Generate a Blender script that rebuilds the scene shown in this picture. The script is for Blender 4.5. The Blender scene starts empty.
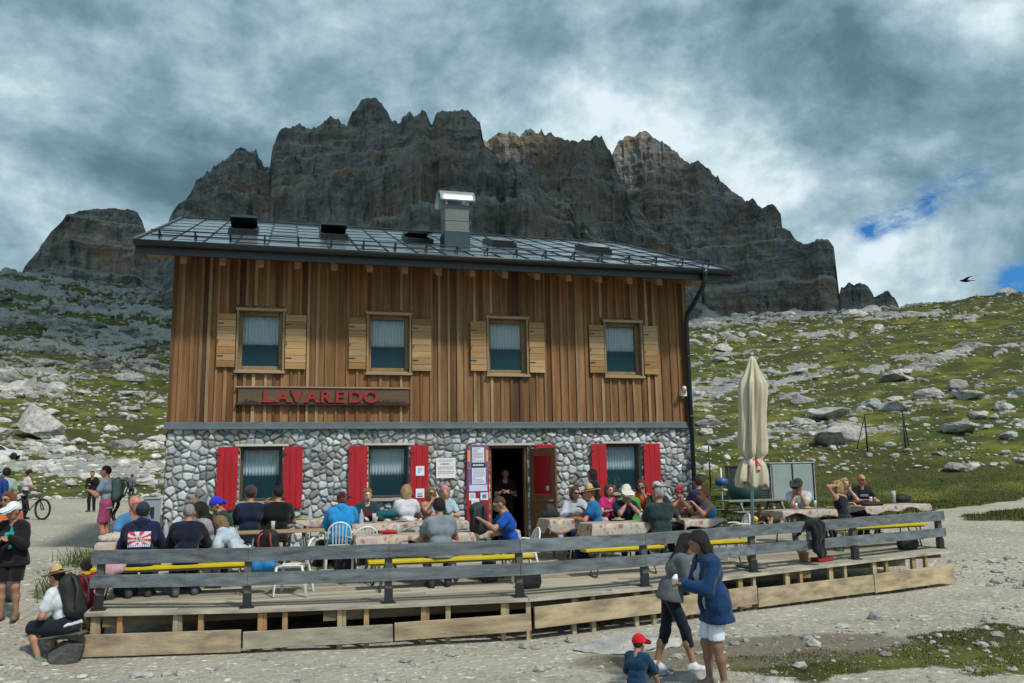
import bpy, math, random
import numpy as np
from mathutils import Matrix, Vector
rnd = random.Random(7)
S = bpy.context.scene
COL = S.collection
PI = math.pi
def rad(a): return math.radians(a)

# ------------------------------------------------------------------ noise
def _hash(ix, iy, iz, seed):
    h = (ix.astype(np.int64)*374761393 + iy.astype(np.int64)*668265263 + iz.astype(np.int64)*2147483647 + seed*974634777) & 0xffffffff
    h = ((h ^ (h >> 13))*1274126177) & 0xffffffff
    h = ((h ^ (h >> 16))*2246822519) & 0xffffffff
    return ((h ^ (h >> 15)) & 0xffffff).astype(np.float64)/float(0xffffff)
def vn(x, y, z=0.0, seed=0):
    x, y, z = np.broadcast_arrays(np.asarray(x, float), np.asarray(y, float), np.asarray(z, float))
    ix, iy, iz = np.floor(x), np.floor(y), np.floor(z)
    fx, fy, fz = x-ix, y-iy, z-iz
    ux, uy, uz = fx*fx*(3-2*fx), fy*fy*(3-2*fy), fz*fz*(3-2*fz)
    def g(a, b, c): return _hash(ix+a, iy+b, iz+c, seed)
    x00 = g(0,0,0)*(1-ux)+g(1,0,0)*ux; x10 = g(0,1,0)*(1-ux)+g(1,1,0)*ux
    x01 = g(0,0,1)*(1-ux)+g(1,0,1)*ux; x11 = g(0,1,1)*(1-ux)+g(1,1,1)*ux
    return ((x00*(1-uy)+x10*uy)*(1-uz)+(x01*(1-uy)+x11*uy)*uz)*2-1
def fbm(x, y, z=0.0, o=5, seed=0, gain=.5, ridge=False):
    s = 0; a = 1; t = 0
    for i in range(o):
        n = vn(np.asarray(x)*2**i+17.3*i, np.asarray(y)*2**i-9.1*i, np.asarray(z)*2**i+3.7*i, seed+i)
        if ridge: n = 1-2*np.abs(n)
        s = s+a*n; t += a; a *= gain
    return s/t
def sstep(a, b, x):
    t = np.clip((np.asarray(x, float)-a)/(b-a), 0, 1); return t*t*(3-2*t)

# ------------------------------------------------------------------ materials
class NT:
    def __init__(s, m): s.t = m.node_tree; s.n = s.t.nodes; s.l = s.t.links
    def add(s, typ, **kw):
        n = s.n.new(typ)
        for k, v in kw.items():
            if k.startswith('i_'):
                key = k[2:]; key = int(key) if key.isdigit() else key.replace('_', ' ')
                inp = n.inputs[key]
                if isinstance(v, bpy.types.NodeSocket): s.l.new(v, inp)
                else: inp.default_value = v
            else: setattr(n, k, v)
        return n
    def noise(s, vec, scale, detail=4, rough=.55, dist=0):
        n = s.add('ShaderNodeTexNoise', i_Scale=scale, i_Detail=detail, i_Roughness=rough, i_Distortion=dist)
        if vec is not None: s.l.new(vec, n.inputs['Vector'])
        return n.outputs['Fac']
    def ramp(s, fac, pts):
        n = s.add('ShaderNodeValToRGB', i_0=fac); e = n.color_ramp.elements
        while len(e) < len(pts): e.new(.5)
        for q, (p, c) in zip(e, pts):
            q.position = p; q.color = (c, c, c, 1) if isinstance(c, (int, float)) else (*c[:3], 1)
        return n.outputs['Color']
    def mix(s, fac, a, b, mode='MIX'):
        n = s.add('ShaderNodeMix', data_type='RGBA', blend_type=mode, clamp_factor=True)
        for sock, v in ((n.inputs[0], fac), (n.inputs[6], a), (n.inputs[7], b)):
            if isinstance(v, bpy.types.NodeSocket): s.l.new(v, sock)
            elif isinstance(v, (int, float)) and sock == n.inputs[0]: sock.default_value = v
            else: sock.default_value = (*v[:3], 1) if not isinstance(v, (int, float)) else (v, v, v, 1)
        return n.outputs[2]
    def math(s, op, a, b=0.0, c=None):
        n = s.add('ShaderNodeMath', operation=op)
        for i, v in enumerate((a, b) if c is None else (a, b, c)):
            if isinstance(v, bpy.types.NodeSocket): s.l.new(v, n.inputs[i])
            else: n.inputs[i].default_value = v
        return n.outputs[0]
    def mapping(s, vec, scale=(1,1,1), rot=(0,0,0)):
        return s.add('ShaderNodeMapping', i_Vector=vec, i_Scale=scale, i_Rotation=rot).outputs[0]
def newmat(name):
    m = bpy.data.materials.new(name); m.use_nodes = True
    t = NT(m); b = t.n['Principled BSDF']; t.b = b
    return m, t
MC = {}
def mat(name, col, rough=.7, var=.12, scale=6, bump=.0, bscale=40, metal=0, stretch=(1,1,1), spec=.4, attr=None, sheen=0, coords='Object'):
    if name in MC: return MC[name]
    m, t = newmat(name)
    tc = t.add('ShaderNodeTexCoord').outputs[coords]
    v = t.mapping(tc, stretch)
    n = t.noise(v, scale, 6, .6)
    base = (*col[:3], 1)
    if attr:
        a = t.add('ShaderNodeAttribute', attribute_name=attr).outputs['Color']
        base = t.mix(1.0, a, base, 'MULTIPLY')
    f = t.ramp(n, [(.25, 1-var*1.6), (.75, 1+var)])
    c = t.mix(1.0, base, f, 'MULTIPLY')
    t.l.new(c, t.b.inputs['Base Color'])
    t.b.inputs['Roughness'].default_value = rough
    t.b.inputs['Metallic'].default_value = metal
    t.b.inputs['Specular IOR Level'].default_value = spec
    if sheen: t.b.inputs['Sheen Weight'].default_value = sheen
    if bump:
        n2 = t.noise(v, bscale, 5, .6)
        bp = t.add('ShaderNodeBump', i_Strength=bump, i_Distance=.02, i_Height=n2)
        t.l.new(bp.outputs[0], t.b.inputs['Normal'])
    MC[name] = m
    return m

# ------------------------------------------------------------------ mesh builder
class MB:
    def __init__(s): s.v = []; s.f = []; s.c = []; s.m = []; s.sm = []; s.mi = 0; s.col = (1,1,1)
    def add(s, vs, fs, col=None, smooth=False):
        o = len(s.v); s.v.extend([tuple(map(float, q)) for q in vs])
        for f in fs:
            s.f.append(tuple(i+o for i in f)); s.c.append(col or s.col); s.m.append(s.mi); s.sm.append(smooth)
        return s
    def box(s, x0, x1, y0, y1, z0, z1, col=None, M=None):
        vs = [(x, y, z) for x in (x0, x1) for y in (y0, y1) for z in (z0, z1)]
        if M is not None: vs = [tuple(M @ Vector(q)) for q in vs]
        return s.add(vs, [(0,1,3,2),(4,6,7,5),(0,4,5,1),(2,3,7,6),(0,2,6,4),(1,5,7,3)], col)
    def beam(s, a, b, w, h, col=None, up=(0,0,1), ext=0):
        a, b = Vector(a), Vector(b); d = (b-a).normalized(); a = a-d*ext; b = b+d*ext
        r = d.cross(Vector(up))
        if r.length < 1e-4: r = d.cross(Vector((0,1,0)))
        r.normalize(); u = r.cross(d)
        vs = [p+r*(sx*w/2)+u*(sz*h/2) for p in (a, b) for sx in (-1, 1) for sz in (-1, 1)]
        return s.add(vs, [(0,1,3,2),(4,6,7,5),(0,4,5,1),(2,3,7,6),(0,2,6,4),(1,5,7,3)], col)
    def tube(s, pts, r, n=8, col=None, cap=True):
        pts = [Vector(p) for p in pts]; rs = r if isinstance(r, (list, tuple)) else [r]*len(pts)
        vs = []; prev = None
        for i, p in enumerate(pts):
            d = (pts[min(i+1, len(pts)-1)]-pts[max(i-1, 0)]).normalized()
            if prev is None:
                a = d.cross(Vector((0,0,1)))
                if a.length < .05: a = d.cross(Vector((0,1,0)))
            else: a = prev-d*prev.dot(d)
            a.normalize(); prev = a; b = d.cross(a)
            for k in range(n):
                t = 2*PI*k/n; vs.append(p+(a*math.cos(t)+b*math.sin(t))*rs[i])
        fs = [(i*n+k, i*n+(k+1)%n, (i+1)*n+(k+1)%n, (i+1)*n+k) for i in range(len(pts)-1) for k in range(n)]
        if cap: fs += [tuple(range(n))[::-1], tuple(range((len(pts)-1)*n, len(pts)*n))]
        return s.add(vs, fs, col, True)
    def lathe(s, prof, n=20, c=(0,0,0), col=None, fn=None, cap=True):
        vs = []
        for j, (r, z) in enumerate(prof):
            for k in range(n):
                t = 2*PI*k/n; rr = r*(fn(t, j/(len(prof)-1)) if fn else 1)
                vs.append((c[0]+rr*math.cos(t), c[1]+rr*math.sin(t), c[2]+z))
        fs = [(j*n+k, j*n+(k+1)%n, (j+1)*n+(k+1)%n, (j+1)*n+k) for j in range(len(prof)-1) for k in range(n)]
        if cap: fs += [tuple(range(n))[::-1], tuple(range((len(prof)-1)*n, len(prof)*n))]
        return s.add(vs, fs, col, True)
    def grid(s, fn, nu, nv, col=None, smooth=True, colfn=None):
        o = len(s.v)
        for j in range(nv+1):
            for i in range(nu+1): s.v.append(tuple(map(float, fn(i/nu, j/nv))))
        for j in range(nv):
            for i in range(nu):
                a = o+j*(nu+1)+i
                s.f.append((a, a+1, a+nu+2, a+nu+1)); s.c.append(colfn((i+.5)/nu, (j+.5)/nv) if colfn else (col or s.col)); s.m.append(s.mi); s.sm.append(smooth)
        return s
    def build(s, name, mats, parent=None, bevel=0, solid=0):
        me = bpy.data.meshes.new(name); me.from_pydata(s.v, [], s.f)
        if not isinstance(mats, (list, tuple)): mats = [mats]
        for m in mats: me.materials.append(m)
        me.polygons.foreach_set('material_index', s.m); me.polygons.foreach_set('use_smooth', s.sm)
        ca = me.color_attributes.new('col', 'FLOAT_COLOR', 'CORNER')
        cs = []
        for f, c in zip(s.f, s.c): cs.extend((c[0], c[1], c[2], 1.0)*len(f))
        ca.data.foreach_set('color', cs)
        me.validate(); me.update()
        o = bpy.data.objects.new(name, me); COL.objects.link(o)
        if parent: o.parent = parent
        if solid:
            md = o.modifiers.new('thick', 'SOLIDIFY'); md.thickness = solid; md.offset = 0
        if bevel:
            md = o.modifiers.new('bevel', 'BEVEL'); md.width = bevel; md.segments = 2; md.limit_method = 'ANGLE'
        return o
def npmesh(name, V, F, mats, cols=None, parent=None, smooth=True, domain='POINT'):
    me = bpy.data.meshes.new(name)
    V = np.asarray(V, np.float32); F = np.asarray(F, np.int32); k = F.shape[1]
    me.vertices.add(len(V)); me.vertices.foreach_set('co', V.ravel())
    me.loops.add(F.size); me.loops.foreach_set('vertex_index', F.ravel())
    me.polygons.add(len(F)); me.polygons.foreach_set('loop_start', np.arange(0, F.size, k, dtype=np.int32))
    me.polygons.foreach_set('loop_total', np.full(len(F), k, np.int32))
    me.polygons.foreach_set('use_smooth', np.full(len(F), smooth, bool))
    me.update(calc_edges=True)
    for m in (mats if isinstance(mats, (list, tuple)) else [mats]): me.materials.append(m)
    if cols is not None:
        for nm, c in (cols.items() if isinstance(cols, dict) else (('col', cols),)):
            ca = me.color_attributes.new(nm, 'FLOAT_COLOR', 'POINT')
            c4 = np.ones((len(V), 4), np.float32); c4[:, :3] = c if np.ndim(c) == 2 else np.asarray(c)[:, None]
            ca.data.foreach_set('color', c4.ravel())
    o = bpy.data.objects.new(name, me); COL.objects.link(o)
    if parent: o.parent = parent
    return o
def thing(name, label, cat, loc=(0,0,0), rz=0, group=None):
    o = bpy.data.objects.new(name, None); COL.objects.link(o); o.empty_display_size = .2
    o.location = loc; o.rotation_euler = (0, 0, rz)
    return tag(o, label, cat, group)
def tag(o, label, cat, group=None):
    o['label'] = label; o['category'] = cat
    if group: o['group'] = group
    return o
def struct(o, kind='structure'): o['kind'] = kind; return o
def dup(root, loc, rz, label):
    r = root.copy(); COL.objects.link(r); r.location = loc; r.rotation_euler = (0, 0, rz); r['label'] = label
    for ch in list(root.children):
        c = ch.copy(); COL.objects.link(c); c.parent = r
        for g in ch.children:
            d = g.copy(); COL.objects.link(d); d.parent = c
    return r
def quadgrid(nu, nv):   # vertices laid out [v][u]
    i = np.arange(nu-1)[None, :]; j = np.arange(nv-1)[:, None]; a = (j*nu+i).ravel()
    return np.stack([a, a+1, a+nu+1, a+nu], 1)
def ico(sub):
    t = (1+5**.5)/2
    V = [(-1,t,0),(1,t,0),(-1,-t,0),(1,-t,0),(0,-1,t),(0,1,t),(0,-1,-t),(0,1,-t),(t,0,-1),(t,0,1),(-t,0,-1),(-t,0,1)]
    F = [(0,11,5),(0,5,1),(0,1,7),(0,7,10),(0,10,11),(1,5,9),(5,11,4),(11,10,2),(10,7,6),(7,1,8),(3,9,4),(3,4,2),(3,2,6),(3,6,8),(3,8,9),(4,9,5),(2,4,11),(6,2,10),(8,6,7),(9,8,1)]
    V = [Vector(v).normalized() for v in V]
    for _ in range(sub):
        mid = {}; NF = []
        def m(a, b):
            k = (min(a, b), max(a, b))
            if k not in mid: V.append(((V[a]+V[b])/2).normalized()); mid[k] = len(V)-1
            return mid[k]
        for a, b, c in F:
            x, y, z = m(a, b), m(b, c), m(c, a); NF += [(a,x,z),(b,y,x),(c,z,y),(x,y,z)]
        F = NF
    return np.array([tuple(v) for v in V]), np.array(F)

# ------------------------------------------------------------------ camera
CAM = np.array([2.253, -17.863, 1.803])
def cam_basis(yaw, pitch, roll):
    cy, sy = math.cos(yaw), math.sin(yaw)
    f = np.array([sy*math.cos(pitch), cy*math.cos(pitch), math.sin(pitch)]); r = np.array([cy, -sy, 0.]); u = np.cross(r, f)
    c, s = math.cos(roll), math.sin(roll)
    return c*r+s*u, -s*r+c*u, f
r_, u_, f_ = cam_basis(rad(15.2169), rad(8.9163), rad(-.9882))
cd = bpy.data.cameras.new('camera'); cam = bpy.data.objects.new('camera', cd); COL.objects.link(cam)
M = Matrix.Identity(4)
for i in range(3): M[i][0] = r_[i]; M[i][1] = u_[i]; M[i][2] = -f_[i]; M[i][3] = CAM[i]
cam.matrix_world = M
cd.sensor_width = 36; cd.lens = 837.847/1024*36; cd.clip_start = .1; cd.clip_end = 6000
S.camera = cam
S.view_settings.view_transform = 'Standard'; S.view_settings.look = 'None'; S.view_settings.gamma = 1
# ------------------------------------------------------------------ ground height
def polar(X, Y):
    dx, dy = X-CAM[0], Y-CAM[1]
    return np.degrees(np.arctan2(dx, dy)), np.hypot(dx, dy)
def ground0(X, Y):
    X = np.asarray(X, float); Y = np.asarray(Y, float)
    a, r = polar(X, Y)
    zl = np.interp(r, [0, 60, 80, 92, 105, 125, 170, 230, 310, 380, 430, 600, 1200, 3500], [.5, .45, .4, 2.2, 4.2, 7, 17, 34, 61, 82, 85, 90, 110, 150])
    zr = np.interp(r, [0, 30, 46, 52, 65, 90, 135, 200, 240, 330, 600, 1200, 3500], [.0, .05, .12, 1.0, 3.9, 9.2, 20.8, 36.2, 38, 36, 30, 30, 60])
    zm = np.interp(r, [0, 40, 60, 100, 200, 400, 600, 1200, 3500], [.3, .35, 1, 8, 34, 60, 90, 110, 140])
    wl = sstep(2, -5, a); wr = sstep(20, 27, a)
    far = zl*wl + zr*wr + zm*(1-wl-wr)
    back = sstep(60, 110, np.abs(a)); far = far*(1-back)-.3*back
    z0 = -.575+0*X
    ramp = .95*sstep(-7.2, .5, Y)*sstep(-.4, -1.1, X) + .5*sstep(-4, 6, Y)*sstep(15.2, 18, X)
    ramp = np.maximum(ramp, .85*sstep(1, 9, Y))
    near = z0 + ramp + .45*sstep(-10.5, -15, Y)
    w = sstep(18, 40, r)
    return near*(1-w)+far*w
def ground(X, Y):
    X = np.asarray(X, float); Y = np.asarray(Y, float)
    a, r = polar(X, Y)
    z = ground0(X, Y)
    z = z + .02*fbm(X*.9, Y*.9, o=4, seed=3) + .05*fbm(X*.2, Y*.2, o=3, seed=4)*sstep(8, 30, r)
    hill = sstep(0.6, 6, z)*sstep(45, 70, r)
    amp = np.clip(r/110, 0, 3)
    z = z + hill*amp*(1.1*fbm(X*.05, Y*.05, o=6, seed=11, gain=.55)+.35*fbm(X*.22, Y*.22, o=3, seed=12, ridge=True))
    return z
def gz(x, y): return float(ground(np.array([x]), np.array([y]))[0])
# rock/turf/gravel masks
def masks(X, Y, Z):
    a, r = polar(X, Y)
    n1 = fbm(X*.045, Y*.08, o=5, seed=21, gain=.6); n2 = fbm(X*.25, Y*.35, o=4, seed=22, gain=.6)
    n3 = fbm(X*.9, Y*1.2, o=3, seed=23, gain=.6)
    left = sstep(12, 2, a)
    band = np.interp(r, [0, 70, 92, 100, 110, 118, 150, 200, 260, 400], [-.3, -.3, .05, .38, .32, -.02, .03, .12, .24, .30])
    bandr = np.interp(r, [0, 48, 58, 66, 80, 95, 110, 140, 180, 230, 300], [-.5, -.45, -.3, .10, .26, .22, .04, .02, .16, .20, .1])
    rock = sstep(.0, .14, n1*.75+n2*.55+n3*.45+left*band+(1-left)*(bandr-.05)-.26)
    rock = rock*sstep(42, 52, r)
    # gravel plateau around the hut
    gl = sstep(76, 70, r+6*n1)*left
    lim = np.interp(a, [33, 37, 41], [23.5, 26, 33]); gr = sstep(lim+1.5, lim-1.5, r+3*n2+2*n1)*(1-left)
    strip = sstep(.9, .4, np.abs((Y-(3.5+.55*(X-17)))*.6+n2*.8))*sstep(14, 16, X)*sstep(60, 40, r)
    grav = np.clip(gl+gr+strip, 0, 1)
    # grassy patches on the near right foreground and by the path on the left
    p = sstep(.0, .25, n3*.9+n2*.9+.62-((X-12.4)/4.8)**2-((Y+8.9)/2.2)**2)
    p2 = sstep(.1, .3, n2*.6+n3*.2+.7-((X+12.5)/2.6)**2-((Y-27)/3.5)**2)
    p3 = sstep(.1, .35, n3*.5+n2*.4+.6-((X-19.5)/2.6)**2-((Y+2.6)/1.2)**2)
    mud = sstep(-.1, .5, n2*.3+1-((X-8.3)/2.9)**2-((Y+7.5)/.95)**2)
    g = grav*(1-.75*p)*(1-p2)*(1-.45*p3)
    return rock, g, mud
# ground sheet: rings of quads, dense towards the hut and hills
ang = np.concatenate([np.linspace(-180, -24, 40)[:-1], np.linspace(-24, 56, 640), np.linspace(56, 180, 40)[1:]])
rr = np.concatenate([np.linspace(.5, 8, 12), 8*np.exp(np.linspace(.02, math.log(430/8), 400)), np.array([480, 560, 700, 900, 1300, 2000, 3400])])
A, Rr = np.meshgrid(np.radians(ang), rr)
GX = CAM[0]+Rr*np.sin(A); GY = CAM[1]+Rr*np.cos(A); GZ = ground(GX, GY)
under = (GX > .2)*(GX < 11.2)*(GY > .2)*(GY < 11.4); GZ = np.where(under > 0, np.minimum(GZ, -.1), GZ)
ud = (GX > -.15)*(GX < 15.6)*(GY > -5.6)*(GY < .2); GZ = np.where(ud > 0, np.minimum(GZ, -.45), GZ)
rock, grav, mud = masks(GX, GY, GZ)
hm = rock*np.clip((Rr-45)/60, 0, 1)*np.clip(Rr/130, .4, 2.6)
GZ = GZ + hm*(.25+.55*fbm(GX*.5, GY*.5, o=4, seed=31, gain=.6, ridge=True))
cols = np.stack([rock, grav, mud], -1).reshape(-1, 3)
m, t = newmat('ground')
at = t.add('ShaderNodeAttribute', attribute_name='mask'); sep = t.add('ShaderNodeSeparateColor', i_0=at.outputs['Color'])
pos = t.add('ShaderNodeTexCoord').outputs['Object']
geo = t.add('ShaderNodeNewGeometry')
nf = t.noise(pos, 3.2, 8, .65); nb = t.noise(pos, .35, 6, .6); nh = t.noise(pos, .06, 5, .6); nfine = t.noise(pos, 22, 6, .7)
vor = t.add('ShaderNodeTexVoronoi', i_Vector=pos, i_Scale=26.0, i_Randomness=1.0)
vb = t.add('ShaderNodeTexVoronoi', i_Vector=pos, i_Scale=9.0, i_Randomness=1.0)
grass = t.mix(t.ramp(nf, [(.3, 0), (.7, 1)]), (.019, .031, .005), (.062, .083, .012))
grass = t.mix(t.ramp(nb, [(.45, 0), (.62, 1)]), grass, (.145, .140, .022))
grass = t.mix(t.ramp(nh, [(.45, 0), (.6, .7)]), grass, (.050, .048, .014))
grass = t.mix(t.ramp(nfine, [(.60, 0), (.66, .85)]), grass, (.34, .34, .31))
rockc = t.mix(t.ramp(nf, [(.3, 0), (.7, 1)]), (.12, .125, .12), (.42, .42, .40))
rockc = t.mix(t.ramp(nb, [(.5, 0), (.65, .6)]), rockc, (.16, .17, .165))
gv = t.mix(t.ramp(vor.outputs['Color'], [(0, 0), (1, 1)]), (.225, .207, .166), (.47, .445, .38))
gv = t.mix(t.ramp(nf, [(.3, .0), (.75, .65)]), gv, (.235, .212, .168))
gv = t.mix(t.ramp(nb, [(.42, 0), (.68, .6)]), gv, (.47, .44, .375))
speck = t.ramp(t.noise(pos, 7.5, 4, .6), [(.60, 0), (.66, 1)])
gv = t.mix(speck, gv, (.64, .63, .58))
mudc = t.mix(nf, (.09, .075, .05), (.2, .175, .13))
wob = t.math('ADD', t.math('MULTIPLY', t.math('SUBTRACT', nf, .5), .9), t.math('MULTIPLY', t.math('SUBTRACT', nfine, .5), .7))
def edge(s_, lo=.38, hi=.62): return t.ramp(t.math('ADD', s_, wob), [(lo, 0), (hi, 1)])
c = t.mix(edge(sep.outputs[0]), grass, rockc)
c = t.mix(edge(sep.outputs[1]), c, gv)
c = t.mix(t.math('MULTIPLY', t.ramp(t.math('ADD', sep.outputs[2], t.math('MULTIPLY', wob, .6)), [(.3, 0), (.9, 1)]), .85), c, mudc)
t.l.new(c, t.b.inputs['Base Color']); t.b.inputs['Roughness'].default_value = .95; t.b.inputs['Specular IOR Level'].default_value = .2
h = t.math('ADD', t.math('MULTIPLY', nf, .6), t.math('ADD', t.math('MULTIPLY', nfine, .3), t.math('MULTIPLY', vb.outputs['Distance'], .5)))
t.l.new(t.add('ShaderNodeBump', i_Strength=.9, i_Distance=.06, i_Height=h).outputs[0], t.b.inputs['Normal'])
GROUNDM = m
V = np.stack([GX, GY, GZ], -1).reshape(-1, 3)
go = npmesh('ground', V, quadgrid(len(ang), len(rr))[:, ::-1], m, {'mask': cols}); struct(go)

# ------------------------------------------------------------------ stones
m, t = newmat('limestone')
pos = t.add('ShaderNodeTexCoord').outputs['Object']
oi = t.add('ShaderNodeAttribute', attribute_name='col').outputs['Color']
n = t.noise(pos, 1.3, 8, .68); n2 = t.noise(pos, .4, 6, .6)
c = t.mix(t.ramp(n, [(.3, 0), (.68, 1)]), (.13, .135, .13), (.50, .50, .48))
c = t.mix(t.ramp(n2, [(.5, 0), (.7, .55)]), c, (.30, .27, .21))
c = t.mix(1.0, c, oi, 'MULTIPLY')
t.l.new(c, t.b.inputs['Base Color']); t.b.inputs['Roughness'].default_value = .9; t.b.inputs['Specular IOR Level'].default_value = .2
t.l.new(t.add('ShaderNodeBump', i_Strength=.8, i_Distance=.15, i_Height=t.noise(pos, 3, 8, .7)).outputs[0], t.b.inputs['Normal'])
LIME = m
def rockshape(sub, seed):
    V, F = ico(sub); rs = np.random.RandomState(seed)
    d = 1+.45*fbm(V[:, 0]*1.1+seed, V[:, 1]*1.1, V[:, 2]*1.1, o=3, seed=seed, gain=.6)
    V = V*d[:, None]
    for _ in range(7):      # chop facets
        nrm = rs.normal(size=3); nrm /= np.linalg.norm(nrm); cth = rs.uniform(.55, .85)
        s_ = V@nrm; V = V-np.outer(np.maximum(s_-cth, 0)*.9, nrm)
    V = V*(1+.06*fbm(V[:, 0]*4, V[:, 1]*4, V[:, 2]*4, o=3, seed=seed+5))[:, None]
    return V, F
RS3 = [rockshape(3, 40+i) for i in range(7)]; RS2 = [rockshape(2, 60+i) for i in range(8)]; RS1 = [rockshape(1, 80+i) for i in range(8)]; RS0 = [rockshape(0, 90+i) for i in range(6)]
def rotz(V, a):
    c, s_ = math.cos(a), math.sin(a); return np.stack([V[:, 0]*c-V[:, 1]*s_, V[:, 0]*s_+V[:, 1]*c, V[:, 2]], 1)
def rocks_mesh(items, shapes, name):
    Vs, Fs, Cs = [], [], []; o = 0
    for (x, y, z, s_, fl, a, b) in items:
        V, F = shapes[int(a*1000) % len(shapes)]
        V = rotz(V*np.array([s_*1.15, s_*.9, s_*fl]), a)+(x, y, z)
        Vs.append(V); Fs.append(F+o); Cs.append(np.full((len(V), 3), b)*np.array([1, .995, .97])); o += len(V)
    return npmesh(name, np.concatenate(Vs), np.concatenate(Fs), LIME, np.concatenate(Cs), smooth=False)
rs = np.random.RandomState(5)
cand = []
N = 110000
aa = np.where(rs.rand(N) < .42, rs.uniform(-19, -5, N), rs.uniform(25, 49, N)); rr2 = 50*np.exp(rs.rand(N)**1.1*math.log(400/50))
X = CAM[0]+rr2*np.sin(np.radians(aa)); Y = CAM[1]+rr2*np.cos(np.radians(aa)); Z = ground(X, Y)
rk, gvv, _ = masks(X, Y, Z)
keep = ((rs.rand(N) < rk**1.1*.8) | (rs.rand(N) < .06)) & (gvv < .5) & (rr2 > 54)
keep &= ~((aa > 0) & (rr2 > 215))
X, Y, Z, rr2, aa, rk = X[keep], Y[keep], Z[keep], rr2[keep], aa[keep], rk[keep]
big = rs.pareto(2.3, len(X)); size = np.clip((.17+.17*big), .12, 1.9)*np.clip(rr2/95, .8, 2.4)*np.where(aa < 0, .80, .62)
items = [(X[i], Y[i], Z[i]+size[i]*.1, size[i], rs.uniform(.45, .8), rs.uniform(0, 6.28), rs.uniform(.55, 1.15)*(1.45 if aa[i] < 0 and rr2[i] < 135 else (.8 if aa[i] < 0 and rr2[i] > 190 else 1.25))) for i in range(len(X))]  # near left stones lightened as a painted sunlit patch, far left ones darkened
app = size/rr2; order = np.argsort(-app); ntop = 130
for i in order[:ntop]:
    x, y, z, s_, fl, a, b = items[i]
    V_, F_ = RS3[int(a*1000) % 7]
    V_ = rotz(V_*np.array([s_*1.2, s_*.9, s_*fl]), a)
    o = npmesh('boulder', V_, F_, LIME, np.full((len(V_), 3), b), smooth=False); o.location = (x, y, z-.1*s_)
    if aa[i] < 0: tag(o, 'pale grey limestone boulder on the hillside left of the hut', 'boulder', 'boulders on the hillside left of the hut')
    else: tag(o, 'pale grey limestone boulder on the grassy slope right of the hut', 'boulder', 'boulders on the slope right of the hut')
rest = [items[i] for i in order[ntop:]]
print('rocks', len(items))
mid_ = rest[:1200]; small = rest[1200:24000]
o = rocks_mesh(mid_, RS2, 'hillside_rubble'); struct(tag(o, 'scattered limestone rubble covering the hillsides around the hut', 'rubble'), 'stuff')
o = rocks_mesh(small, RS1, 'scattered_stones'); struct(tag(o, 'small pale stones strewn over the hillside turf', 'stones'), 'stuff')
def boulder(x, y, s_, fl, a, b, label, shp=0, sink=.2, wx=1.2):
    V_, F_ = RS3[shp]; V_ = rotz(V_*np.array([s_*wx, s_*.9, s_*fl]), a)
    o = npmesh('boulder', V_, F_, LIME, np.full((len(V_), 3), b), smooth=False); o.location = (x, y, gz(x, y)+s_*fl*(1-sink)*.6)
    return tag(o, label, 'boulder')
def pol(a, r): return CAM[0]+r*math.sin(rad(a)), CAM[1]+r*math.cos(rad(a))
x, y = pol(-14.2, 128); boulder(x, y, 2.7, .95, .3, 1.25, 'big pale freestanding boulder on the grass at the left, above the parked car', 2, .0, 1.1)
for (a, r, s_, fl, sh, lb) in ((36.2, 63, 1.7, .5, 1, 'low broad boulder with a shaded left side, left of the black metal frame'), (36.0, 72, 1.5, .42, 3, 'flat topped white boulder just above the low broad one on the right slope'),
    (41.5, 80, 1.0, .6, 4, 'upright split boulder up the slope to the right of the black metal frame'), (43.6, 79, .9, .55, 5, 'pale boulder right beside the upright split boulder on the right slope'), (43.0, 65, 1.0, .5, 0, 'white lump of rock on open grass at the far right'),
    (39.6, 74, 1.2, .45, 6, 'white rock behind the right post of the black metal frame'), (39.8, 92, 1.2, .6, 2, 'large grey boulder highest on the rocky band of the right slope'), (45.6, 63, .6, .5, 1, 'small white boulder near the right edge of the grass')):
    x, y = pol(a, r); boulder(x, y, s_, fl, r*.7, 1.1, lb, sh, .1, 1.5)
# gravel stones close to the terrace
N = 15000; X = rs.uniform(-11, 24, N); Y = -17+ (rs.rand(N)**.8)*16; a, r = polar(X, Y)
rk, gvv, _ = masks(X, Y, 0*X)
ok = (r > 7.2) & (r < 30) & (np.abs(a-15) < 36) & (gvv > .08) & ~((X > -.5) & (X < 15.6) & (Y > -5.9)) ; X, Y, r = X[ok], Y[ok], r[ok]
Z = ground(X, Y)
sz = np.clip(.011+.011*rs.pareto(2.0, len(X)), .01, .1)*np.clip(r/11, 1, 1.6)
items = [(X[i], Y[i], Z[i]+.15*sz[i], sz[i], rs.uniform(.4, .8), rs.uniform(0, 6.28), rs.uniform(.75, 1.5)) for i in range(len(X))]
o = rocks_mesh(items, RS0, 'gravel'); struct(tag(o, 'loose pale gravel strewn over the yard before the terrace', 'gravel'), 'stuff')
# flat slabs in the yard
def slab(x, y, sx, sy, a, b, label):
    V_, F_ = RS3[int(x*10) % 7]; V_ = rotz(V_*np.array([sx, sy, .10]), a)
    o = npmesh('rock_slab', V_, F_, LIME, np.full((len(V_), 3), b), smooth=False); o.location = (x, y, gz(x, y)-.0); return tag(o, label, 'rock')
slab(7.0, -6.55, .85, .55, .2, 1.35, 'flat pale rock slab in the gravel before the terrace skirting')
slab(6.75, -8.6, .42, .30, .5, .9, 'grey rock lump between the child and the two women')
slab(7.55, -9.2, .22, .14, .2, 1.5, 'small yellowish white stone by the feet of the woman in white shorts')
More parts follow.
